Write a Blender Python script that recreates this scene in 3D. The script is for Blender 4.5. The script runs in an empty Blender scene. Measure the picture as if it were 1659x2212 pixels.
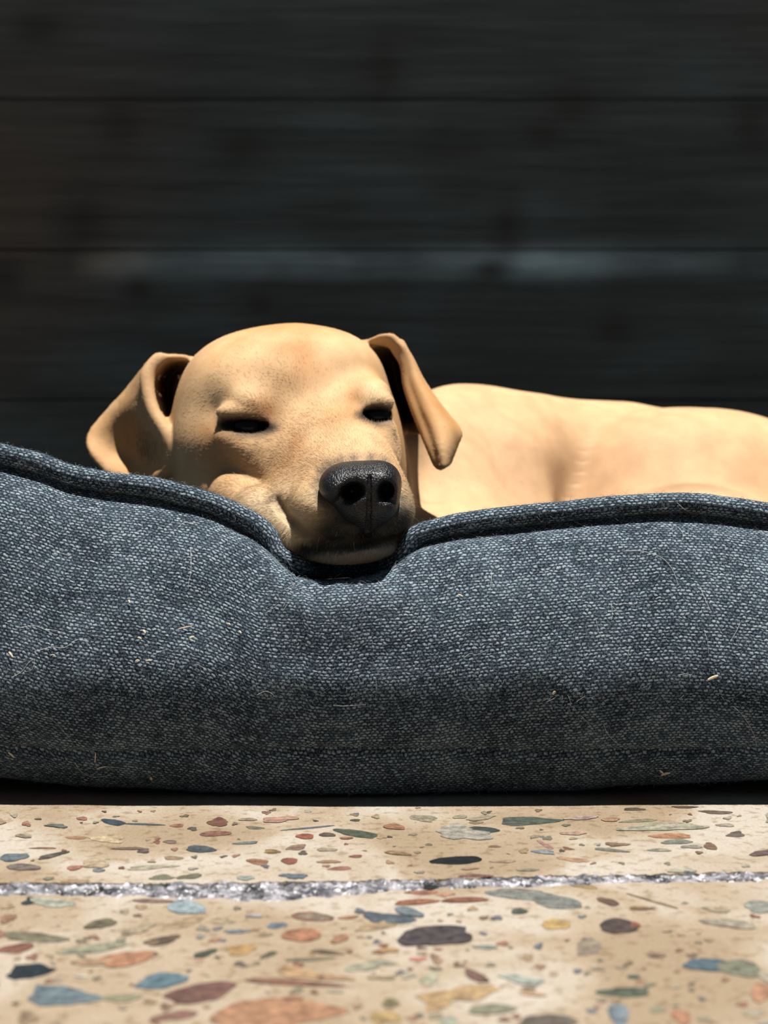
import bpy, bmesh, math, random
import numpy as np
from mathutils import Vector, Matrix
from mathutils.bvhtree import BVHTree

rng = np.random.default_rng(7)
random.seed(7)
C = bpy.context.scene.collection
FUR = True

# ------------------------------------------------------------------ camera, sky, sun, exposure
F = 3212.0          # focal length in pixels of the 1659x2212 frame
CH = 0.145          # camera height above the floor (m)
HY = 1000.0         # row of the horizon
cam_d = bpy.data.cameras.new('camera')
cam = bpy.data.objects.new('camera', cam_d); C.objects.link(cam)
cam.location = (0, 0, CH); cam.rotation_euler = (math.radians(90), 0, 0)
cam_d.sensor_fit = 'VERTICAL'; cam_d.sensor_height = 24.0; cam_d.sensor_width = 18.0
cam_d.lens = F / 2212.0 * 24.0
cam_d.shift_y = -(1106 - HY) / 2212.0
cam_d.clip_start = 0.01
cam_d.dof.use_dof = True
cam_d.dof.focus_distance = 0.632
cam_d.dof.aperture_fstop = (cam_d.lens / 1000.0) / 0.0046
bpy.context.scene.camera = cam

w = bpy.data.worlds.new('sky'); bpy.context.scene.world = w; w.use_nodes = True
wn = w.node_tree.nodes; wl = w.node_tree.links
wn['Background'].inputs['Color'].default_value = (0.62, 0.78, 1.0, 1)
wn['Background'].inputs['Strength'].default_value = 0.22

sun_d = bpy.data.lights.new('sun', 'SUN'); sun_d.energy = 14.0; sun_d.angle = math.radians(0.6)
sun_d.color = (1.0, 0.955, 0.89)
sun = bpy.data.objects.new('sun', sun_d); C.objects.link(sun)
sd = Vector((0.10, -0.18, 1.0))      # direction towards the sun
sun.rotation_euler = sd.to_track_quat('Z', 'Y').to_euler(); sun.location = (0.3, -0.6, 3)

sc = bpy.context.scene
sc.view_settings.view_transform = 'Standard'; sc.view_settings.look = 'None'
sc.view_settings.exposure = 0.0; sc.view_settings.gamma = 1.0
sc.view_settings.use_curve_mapping = False

# ------------------------------------------------------------------ helpers
def P(px, py, d):
    return np.array([(px - 829.5) * d / F, d, CH + (HY - py) * d / F])

def lin(h, k=1.0):
    h = h.lstrip('#'); out = []
    for i in (0, 2, 4):
        c = int(h[i:i+2], 16) / 255.0
        out.append((c / 12.92 if c <= 0.04045 else ((c + 0.055) / 1.055) ** 2.4) * k)
    return tuple(out)

def mesh_np(name, V, faces, mat=None, parent=None, smooth=True, quads=True):
    me = bpy.data.meshes.new(name)
    V = np.asarray(V, dtype=np.float32)
    if isinstance(faces, np.ndarray):
        n, k = faces.shape
        me.vertices.add(len(V)); me.vertices.foreach_set('co', V.ravel())
        me.loops.add(n * k); me.loops.foreach_set('vertex_index', faces.astype(np.int32).ravel())
        me.polygons.add(n); me.polygons.foreach_set('loop_start', np.arange(0, n * k, k, dtype=np.int32))
        me.update(calc_edges=True)
    else:
        me.from_pydata([tuple(v) for v in V], [], [tuple(f) for f in faces])
    me.validate()
    me.polygons.foreach_set('use_smooth', np.full(len(me.polygons), bool(smooth)))
    o = bpy.data.objects.new(name, me); C.objects.link(o)
    if mat: me.materials.append(mat)
    if parent: o.parent = parent
    return o

def set_col(o, cols, name='col'):
    a = o.data.color_attributes.new(name, 'FLOAT_COLOR', 'POINT')
    c = np.ones((len(cols), 4), dtype=np.float32); c[:, :3] = cols
    a.data.foreach_set('color', c.ravel())

def tag(o, label=None, cat=None, group=None, kind=None):
    if label: o['label'] = label
    if cat: o['category'] = cat
    if group: o['group'] = group
    if kind: o['kind'] = kind
    return o

def catmull(pts, n):
    """n samples of a Catmull-Rom spline through pts (k,dim)."""
    pts = np.asarray(pts, float); k = len(pts)
    t = np.linspace(0, k - 1, n); i = np.clip(t.astype(int), 0, k - 2); f = (t - i)[:, None]
    p0 = pts[np.clip(i - 1, 0, k - 1)]; p1 = pts[i]; p2 = pts[i + 1]; p3 = pts[np.clip(i + 2, 0, k - 1)]
    return 0.5 * ((2 * p1) + (-p0 + p2) * f + (2 * p0 - 5 * p1 + 4 * p2 - p3) * f ** 2 + (-p0 + 3 * p1 - 3 * p2 + p3) * f ** 3)

def hashn(i, j, k, s):
    n = (i * 374761393 + j * 668265263 + k * 2147483647 + s * 974711) & 0xffffffff
    n = ((n ^ (n >> 13)) * 1274126177) & 0xffffffff
    return ((n ^ (n >> 16)) & 0xffff) / 65535.0 * 2 - 1

def noise3(p, scale, seed=0):
    q = np.asarray(p, float) * scale
    i = np.floor(q).astype(np.int64); f = q - i; f = f * f * (3 - 2 * f)
    r = 0
    for a in (0, 1):
        for b in (0, 1):
            for c in (0, 1):
                wt = (f[..., 0] if a else 1 - f[..., 0]) * (f[..., 1] if b else 1 - f[..., 1]) * (f[..., 2] if c else 1 - f[..., 2])
                r = r + wt * hashn(i[..., 0] + a, i[..., 1] + b, i[..., 2] + c, seed)
    return r

class NT:
    """tiny node-tree builder"""
    def __init__(s, name):
        s.m = bpy.data.materials.new(name); s.m.use_nodes = True
        s.t = s.m.node_tree; s.bsdf = s.t.nodes['Principled BSDF']
    def n(s, kind, **kw):
        nd = s.t.nodes.new(kind)
        for k, v in kw.items():
            if k.startswith('i_'):
                key = k[2:]
                key = int(key) if key.isdigit() else key.replace('_', ' ')
                nd.inputs[key].default_value = v
            else: setattr(nd, k, v)
        return nd
    def l(s, a, ao, b, bi): s.t.links.new(a.outputs[ao], b.inputs[bi])
    def ramp(s, src, so, stops, interp='LINEAR'):
        r = s.n('ShaderNodeValToRGB'); s.l(src, so, r, 0)
        cr = r.color_ramp; cr.interpolation = interp
        while len(cr.elements) < len(stops): cr.elements.new(0.5)
        for e, (p, c) in zip(cr.elements, stops):
            e.position = p; e.color = tuple(c) + (1,) if len(c) == 3 else c
        return r
    def mix(s, a, b, f, mode='MIX'):
        m = s.n('ShaderNodeMix', data_type='RGBA', blend_type=mode)
        for key, src in ((6, a), (7, b), (0, f)):
            if isinstance(src, tuple) and hasattr(src[0], 'outputs'): s.t.links.new(src[0].outputs[src[1]], m.inputs[key])
            elif key == 0: m.inputs[0].default_value = src
            else: m.inputs[key].default_value = tuple(src) + (1,)
        return m
    def math(s, op, a, b=None, clamp=False):
        m = s.n('ShaderNodeMath', operation=op, use_clamp=clamp)
        for k, src in enumerate((a, b)):
            if src is None: continue
            if isinstance(src, tuple): s.t.links.new(src[0].outputs[src[1]], m.inputs[k])
            else: m.inputs[k].default_value = src
        return m
    def bump(s, src, so, strength, dist, normal=None):
        b = s.n('ShaderNodeBump'); b.inputs['Strength'].default_value = strength; b.inputs['Distance'].default_value = dist
        s.l(src, so, b, 'Height')
        if normal: s.l(normal, 'Normal', b, 'Normal')
        return b

# ------------------------------------------------------------------ materials
def mat_wall():
    t = NT('black_stained_boards')
    co = t.n('ShaderNodeTexCoord')
    mp = t.n('ShaderNodeMapping'); mp.inputs['Scale'].default_value = (1.2, 1, 14); t.l(co, 'Object', mp, 'Vector')
    n1 = t.n('ShaderNodeTexNoise', i_Scale=3.0, i_Detail=4.0); t.l(mp, 'Vector', n1, 'Vector')
    mp2 = t.n('ShaderNodeMapping'); mp2.inputs['Scale'].default_value = (3.5, 1, 6); t.l(co, 'Object', mp2, 'Vector')
    n2 = t.n('ShaderNodeTexNoise', i_Scale=2.3, i_Detail=3.0); t.l(mp2, 'Vector', n2, 'Vector')
    r1 = t.ramp(n1, 'Fac', [(0.3, (0.0034, 0.0053, 0.0062)), (0.7, (0.0084, 0.0123, 0.0135))])
    r2 = t.ramp(n2, 'Fac', [(0.36, (0.45, 0.45, 0.46)), (0.64, (1.0, 1.0, 1.0))])
    m = t.mix((r1, 0), (r2, 0), 1.0, 'MULTIPLY')
    # warmer brown tint patches towards the right boards
    n3 = t.n('ShaderNodeTexNoise', i_Scale=1.7, i_Detail=1.0); t.l(co, 'Object', n3, 'Vector')
    r3 = t.ramp(n3, 'Fac', [(0.48, (0, 0, 0)), (0.68, (1, 1, 1))])
    m2 = t.mix((m, 2), (0.0092, 0.0070, 0.0052), (r3, 0))
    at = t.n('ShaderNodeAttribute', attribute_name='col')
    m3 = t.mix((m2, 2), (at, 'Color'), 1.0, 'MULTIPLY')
    t.l(m3, 2, t.bsdf, 'Base Color'); t.bsdf.inputs['Roughness'].default_value = 0.75
    t.bsdf.inputs['Specular IOR Level'].default_value = 0.12
    b = t.bump(n1, 'Fac', 0.4, 0.003); t.l(b, 0, t.bsdf, 'Normal')
    return t.m

def mat_floor():
    t = NT('polished_concrete')
    co = t.n('ShaderNodeTexCoord')
    mp = t.n('ShaderNodeMapping'); mp.inputs['Rotation'].default_value = (0, 0, 0.25); mp.inputs['Scale'].default_value = (1.0, 0.8, 1); t.l(co, 'Object', mp, 'Vector')
    n1 = t.n('ShaderNodeTexNoise', i_Scale=16.0, i_Detail=3.0, i_Distortion=0.6); t.l(mp, 'Vector', n1, 'Vector')
    r1 = t.ramp(n1, 'Fac', [(0.38, lin('bba68a', .315)), (0.5, lin('cbb9a0', .32)), (0.62, lin('d9cfc1', .34))])
    n2 = t.n('ShaderNodeTexNoise', i_Scale=900.0, i_Detail=2.0); t.l(co, 'Object', n2, 'Vector')
    r2 = t.ramp(n2, 'Fac', [(0.3, (0.80, 0.79, 0.77)), (0.6, (1.0, 1.0, 1.0))])
    n3 = t.n('ShaderNodeTexNoise', i_Scale=220.0, i_Detail=3.0); t.l(co, 'Object', n3, 'Vector')
    r3 = t.ramp(n3, 'Fac', [(0.33, (0.72, 0.66, 0.58)), (0.46, (1.0, 1.0, 1.0))])
    m = t.mix((r1, 0), (r2, 0), 1.0, 'MULTIPLY'); m = t.mix((m, 2), (r3, 0), 1.0, 'MULTIPLY')
    t.l(m, 2, t.bsdf, 'Base Color'); t.bsdf.inputs['Roughness'].default_value = 0.5
    t.bsdf.inputs['Specular IOR Level'].default_value = 0.3
    b = t.bump(n3, 'Fac', 0.12, 0.0005); t.l(b, 0, t.bsdf, 'Normal')
    return t.m

def mat_pebble():
    t = NT('cut_pebbles')
    at = t.n('ShaderNodeAttribute', attribute_name='col'); co = t.n('ShaderNodeTexCoord')
    n1 = t.n('ShaderNodeTexNoise', i_Scale=260.0, i_Detail=4.0); t.l(co, 'Object', n1, 'Vector')
    r1 = t.ramp(n1, 'Fac', [(0.32, (0.60, 0.60, 0.60)), (0.5, (1, 1, 1)), (0.68, (1.40, 1.38, 1.32))])
    m = t.mix((at, 'Color'), (r1, 0), 1.0, 'MULTIPLY')
    n2 = t.n('ShaderNodeTexNoise', i_Scale=1100.0, i_Detail=1.0); t.l(co, 'Object', n2, 'Vector')
    r2 = t.ramp(n2, 'Fac', [(0.35, (0.8, 0.8, 0.8)), (0.65, (1.15, 1.15, 1.15))])
    m = t.mix((m, 2), (r2, 0), 1.0, 'MULTIPLY')
    t.l(m, 2, t.bsdf, 'Base Color'); t.bsdf.inputs['Roughness'].default_value = 0.42
    t.bsdf.inputs['Specular IOR Level'].default_value = 0.35
    return t.m

def mat_joint():
    t = NT('rough_joint_stone')
    co = t.n('ShaderNodeTexCoord')
    v = t.n('ShaderNodeTexVoronoi', i_Scale=330.0); t.l(co, 'Object', v, 'Vector')
    n = t.n('ShaderNodeTexNoise', i_Scale=120.0, i_Detail=5.0); t.l(co, 'Object', n, 'Vector')
    r = t.ramp(n, 'Fac', [(0.34, (0.006, 0.007, 0.010)), (0.46, (0.075, 0.074, 0.08)), (0.66, (0.21, 0.205, 0.22))])
    hv = t.n('ShaderNodeSeparateColor'); t.l(v, 'Color', hv, 0)
    rv = t.ramp(hv, 0, [(0.0, (0.3, 0.3, 0.32)), (0.6, (1.0, 1.0, 1.02)), (0.9, (1.6, 1.6, 1.62))])
    m = t.mix((r, 0), (rv, 0), 1.0, 'MULTIPLY')
    t.l(m, 2, t.bsdf, 'Base Color'); t.bsdf.inputs['Roughness'].default_value = 0.42
    b = t.bump(v, 'Distance', 0.8, 0.0015); b2 = t.bump(n, 'Fac', 0.6, 0.002, b); t.l(b2, 0, t.bsdf, 'Normal')
    return t.m

def mat_weave(name, su=460.0, sv=700.0):
    """chunky woven yarn: staggered rows of pale slub stitches over navy; UV is in metres"""
    t = NT(name)
    uv = t.n('ShaderNodeUVMap', uv_map='UVMap')
    # wobble
    nw = t.n('ShaderNodeTexNoise', i_Scale=330.0, i_Detail=2.0, noise_dimensions='3D'); t.l(uv, 0, nw, 'Vector')
    sub = t.n('ShaderNodeVectorMath', operation='SUBTRACT'); t.l(nw, 'Color', sub, 0); sub.inputs[1].default_value = (0.5, 0.5, 0.5)
    scl = t.n('ShaderNodeVectorMath', operation='MULTIPLY'); t.l(sub, 0, scl, 0); scl.inputs[1].default_value = (0.0030, 0.0019, 0)
    add = t.n('ShaderNodeVectorMath', operation='ADD'); t.l(uv, 0, add, 0); t.l(scl, 0, add, 1)
    mul = t.n('ShaderNodeVectorMath', operation='MULTIPLY'); t.l(add, 0, mul, 0); mul.inputs[1].default_value = (su, sv, 1)
    sep = t.n('ShaderNodeSeparateXYZ'); t.l(mul, 0, sep, 0)
    row = t.math('FLOOR', (sep, 1))
    half = t.math('MULTIPLY', (row, 0), 0.5)
    ux = t.math('ADD', (sep, 0), (half, 0))
    col = t.math('FLOOR', (ux, 0))
    fu = t.math('SUBTRACT', t_ := (ux, 0), (col, 0)); fv = t.math('SUBTRACT', (sep, 1), (row, 0))
    def hump(x, p):
        a = t.math('SUBTRACT', (x, 0), 0.5); b = t.math('ABSOLUTE', (a, 0)); c = t.math('MULTIPLY', (b, 0), 2.0)
        e = t.math('POWER', (c, 0), p); return t.math('SUBTRACT', 1.0, (e, 0))
    hu = hump(fu, 2.0); hv = hump(fv, 1.6)
    h = t.math('MULTIPLY', (hu, 0), (hv, 0))
    cv = t.n('ShaderNodeCombineXYZ'); t.l(col, 0, cv, 0); t.l(row, 0, cv, 1)
    wn_ = t.n('ShaderNodeTexWhiteNoise', noise_dimensions='3D'); t.l(cv, 0, wn_, 'Vector')
    # per stitch brightness
    hs = t.math('MULTIPLY', (wn_, 'Value'), 0.85); hs = t.math('ADD', (hs, 0), 0.30)
    hh = t.math('MULTIPLY', (h, 0), (hs, 0))
    # fibres
    mf = t.n('ShaderNodeMapping'); mf.inputs['Scale'].default_value = (1700, 2100, 1); t.l(add, 0, mf, 'Vector')
    nf = t.n('ShaderNodeTexNoise', i_Scale=1.0, i_Detail=4.0, i_Roughness=0.65, i_Distortion=0.5); t.l(mf, 'Vector', nf, 'Vector')
    nf2 = t.n('ShaderNodeTexNoise', i_Scale=45.0, i_Detail=4.0, i_Roughness=0.6); t.l(uv, 0, nf2, 'Vector')
    k1 = t.math('SUBTRACT', (nf, 'Fac'), 0.5); k1 = t.math('MULTIPLY', (k1, 0), 1.9)
    k2 = t.math('SUBTRACT', (nf2, 'Fac'), 0.5); k2 = t.math('MULTIPLY', (k2, 0), 0.6)
    tot = t.math('ADD', (hh, 0), (k1, 0)); tot = t.math('ADD', (tot, 0), (k2, 0)); tot = t.math('ADD', (tot, 0), 0.13, clamp=True)
    r = t.ramp(tot, 0, [(0.02, (0.0019, 0.0029, 0.0051)), (0.28, (0.0160, 0.0237, 0.0339)), (0.58, (0.0640, 0.0832, 0.1043)), (0.95, (0.1728, 0.2048, 0.2304))])
    # hue variation
    nh = t.n('ShaderNodeTexNoise', i_Scale=140.0, i_Detail=3.0); t.l(uv, 0, nh, 'Vector')
    rh = t.ramp(nh, 'Fac', [(0.35, (0.94, 1.01, 1.0)), (0.65, (1.01, 0.995, 1.02))])
    m = t.mix((r, 0), (rh, 0), 1.0, 'MULTIPLY')
    t.l(m, 2, t.bsdf, 'Base Color')
    t.bsdf.inputs['Roughness'].default_value = 0.95; t.bsdf.inputs['Specular IOR Level'].default_value = 0.08
    t.bsdf.inputs['Sheen Weight'].default_value = 0.03; t.bsdf.inputs['Sheen Roughness'].default_value = 0.5
    hb = t.math('MULTIPLY', (k1, 0), 0.35); hb = t.math('ADD', (hh, 0), (hb, 0))
    b = t.bump(hb, 0, 0.6, 0.0008); t.l(b, 0, t.bsdf, 'Normal')
    return t.m

def mat_skin():
    t = NT('golden_short_coat')
    at = t.n('ShaderNodeAttribute', attribute_name='col'); co = t.n('ShaderNodeTexCoord')
    n1 = t.n('ShaderNodeTexNoise', i_Scale=70.0, i_Detail=4.0); t.l(co, 'Object', n1, 'Vector')
    r1 = t.ramp(n1, 'Fac', [(0.3, (0.88, 0.86, 0.84)), (0.7, (1.08, 1.08, 1.08))])
    m = t.mix((at, 'Color'), (r1, 0), 1.0, 'MULTIPLY')
    t.l(m, 2, t.bsdf, 'Base Color'); t.bsdf.inputs['Roughness'].default_value = 0.7
    t.bsdf.inputs['Specular IOR Level'].default_value = 0.15
    return t.m

def mat_hair():
    t = NT('golden_hair')
    at = t.n('ShaderNodeAttribute', attribute_name='col')
    t.l(at, 'Color', t.bsdf, 'Base Color'); t.bsdf.inputs['Roughness'].default_value = 0.5
    t.bsdf.inputs['Specular IOR Level'].default_value = 0.25
    return t.m

def mat_nose():
    t = NT('black_nose_leather')
    co = t.n('ShaderNodeTexCoord')
    v = t.n('ShaderNodeTexVoronoi', feature='F1', i_Scale=1050.0, i_Randomness=0.9); t.l(co, 'Object', v, 'Vector')
    r = t.ramp(v, 'Distance', [(0.0, (1, 1, 1)), (0.45, (0.75, 0.75, 0.75)), (0.75, (0, 0, 0))])
    n = t.n('ShaderNodeTexNoise', i_Scale=300.0, i_Detail=3.0); t.l(co, 'Object', n, 'Vector')
    rc = t.ramp(r, 0, [(0.0, (0.0015, 0.0015, 0.0022)), (1.0, (0.0055, 0.0065, 0.009))])
    t.l(rc, 0, t.bsdf, 'Base Color')
    rr = t.ramp(n, 'Fac', [(0.3, (0.36, 0.36, 0.36)), (0.7, (0.52, 0.52, 0.52))]); t.l(rr, 0, t.bsdf, 'Roughness')
    t.bsdf.inputs['Specular IOR Level'].default_value = 0.32
    b = t.bump(r, 0, 0.7, 0.00035); t.l(b, 0, t.bsdf, 'Normal')
    return t.m

def mat_plain(name, col, rough=0.6, spec=0.3, coat=0.0, trans=0.0):
    t = NT(name); t.bsdf.inputs['Base Color'].default_value = tuple(col) + (1,)
    t.bsdf.inputs['Roughness'].default_value = rough; t.bsdf.inputs['Specular IOR Level'].default_value = spec
    t.bsdf.inputs['Coat Weight'].default_value = coat
    return t.m

M_wall, M_floor, M_peb, M_joint = mat_wall(), mat_floor(), mat_pebble(), mat_joint()
M_weave = mat_weave('navy_woven_yarn'); M_pweave = mat_weave('navy_piping_yarn', 430.0, 700.0)
M_skin, M_hair, M_nose = mat_skin(), mat_hair(), mat_nose()
M_eye = mat_plain('dark_wet_eye', (0.003, 0.002, 0.002), 0.10, 0.12)
M_whisk = mat_plain('dark_whisker', (0.10, 0.045, 0.022), 0.4)
M_pale = mat_plain('pale_shed_hair', (0.42, 0.41, 0.38), 0.4)
M_straw = mat_plain('dry_straw', (0.42, 0.34, 0.23), 0.6)

# ------------------------------------------------------------------ wall of dark boards
def build_wall():
    Y0 = 1.40
    H = 0.1415                       # board pitch
    z545 = CH + (HY - 540) * Y0 / F  # top edge of the board whose shoulder carries the painted light
    zs = [z545 + H * k for k in range(-4, 12)]
    prof = []                        # (z, y) outline, front of boards
    for z in zs:
        if z - H < -0.02 - H: continue
        prof += [(z - H + 0.0014, 0.0002), (z - 0.024, 0.000), (z - 0.0002, 0.0001), (z, 0.0040), (z + 0.0008, 0.0040)]
    prof = [p for p in prof if p[0] > 0.0]
    prof = [(0.0, 0.0)] + prof
    nx = 420; xs = np.linspace(-1.7, 1.7, nx)
    # refine profile
    pr = []
    for a, b in zip(prof[:-1], prof[1:]):
        k = max(1, int(abs(b[0] - a[0]) / 0.004))
        for j in range(k): pr.append((a[0] + (b[0] - a[0]) * j / k, a[1] + (b[1] - a[1]) * j / k))
    pr.append(prof[-1]); pr = np.array(pr)
    V = np.zeros((len(pr), nx, 3)); V[..., 0] = xs[None]; V[..., 1] = Y0 + pr[:, 1:2]; V[..., 2] = pr[:, 0:1]


    idx = np.arange(len(pr) * nx).reshape(len(pr), nx)
    q = np.stack([idx[:-1, :-1], idx[:-1, 1:], idx[1:, 1:], idx[1:, :-1]], -1).reshape(-1, 4)
    Vf = V.reshape(-1, 3)
    # back and sides to give the wall its thickness
    n0 = len(Vf); zt = pr[-1, 0]
    ex = np.array([(-1.7, Y0 + .06, 0), (1.7, Y0 + .06, 0), (1.7, Y0 + .06, zt), (-1.7, Y0 + .06, zt)])
    Vf = np.vstack([Vf, ex])
    q = np.vstack([q, [(n0 + 1, n0, n0 + 3, n0 + 2)], [(idx[-1, 0], idx[-1, -1], n0 + 2, n0 + 3)]])
    o = mesh_np('wall_back', Vf, q, M_wall, smooth=False)
    cols = np.ones((len(Vf), 3))
    knots = [(830, 150, 45, 75), (1235, 235, 60, 45), (1170, 290, 45, 30), (520, 320, 60, 38), (260, 265, 45, 50), (1060, 585, 50, 32), (300, 625, 32, 26), (560, 655, 32, 20), (1325, 715, 48, 32), (1095, 490, 34, 60), (180, 480, 60, 60), (80, 60, 60, 40), (1620, 260, 50, 60), (10, 600, 40, 40)]
    x = Vf[:, 0]; z = Vf[:, 2]
    px = 829.5 + x * F / Y0; py = HY - (z - CH) * F / Y0
    for cx, cy, rx, ry in knots:
        g = np.exp(-(((px - cx) / rx) ** 2 + ((py - cy) / ry) ** 2) * 0.9)
        cols *= (1 - 0.92 * g)[:, None]
    # light catching one board's shoulder, painted into its vertex colour
    painted_light = np.exp(-((py - 568) / 28.0) ** 2) * (0.72 + 0.28 * np.sin(px / 83.0)) * np.clip((px - 150) / 150, 0, 1) * np.clip((1600 - px) / 200, 0, 1)
    cols *= (1 + 9.0 * np.clip(painted_light, 0, 1))[:, None]
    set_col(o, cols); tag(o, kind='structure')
    return o
build_wall()

# ------------------------------------------------------------------ floor: two slabs, a rough joint and cut pebbles
def fl(px, py):
    d = CH * F / (py - HY)
    return ((px - 829.5) * d / F, d)

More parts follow.
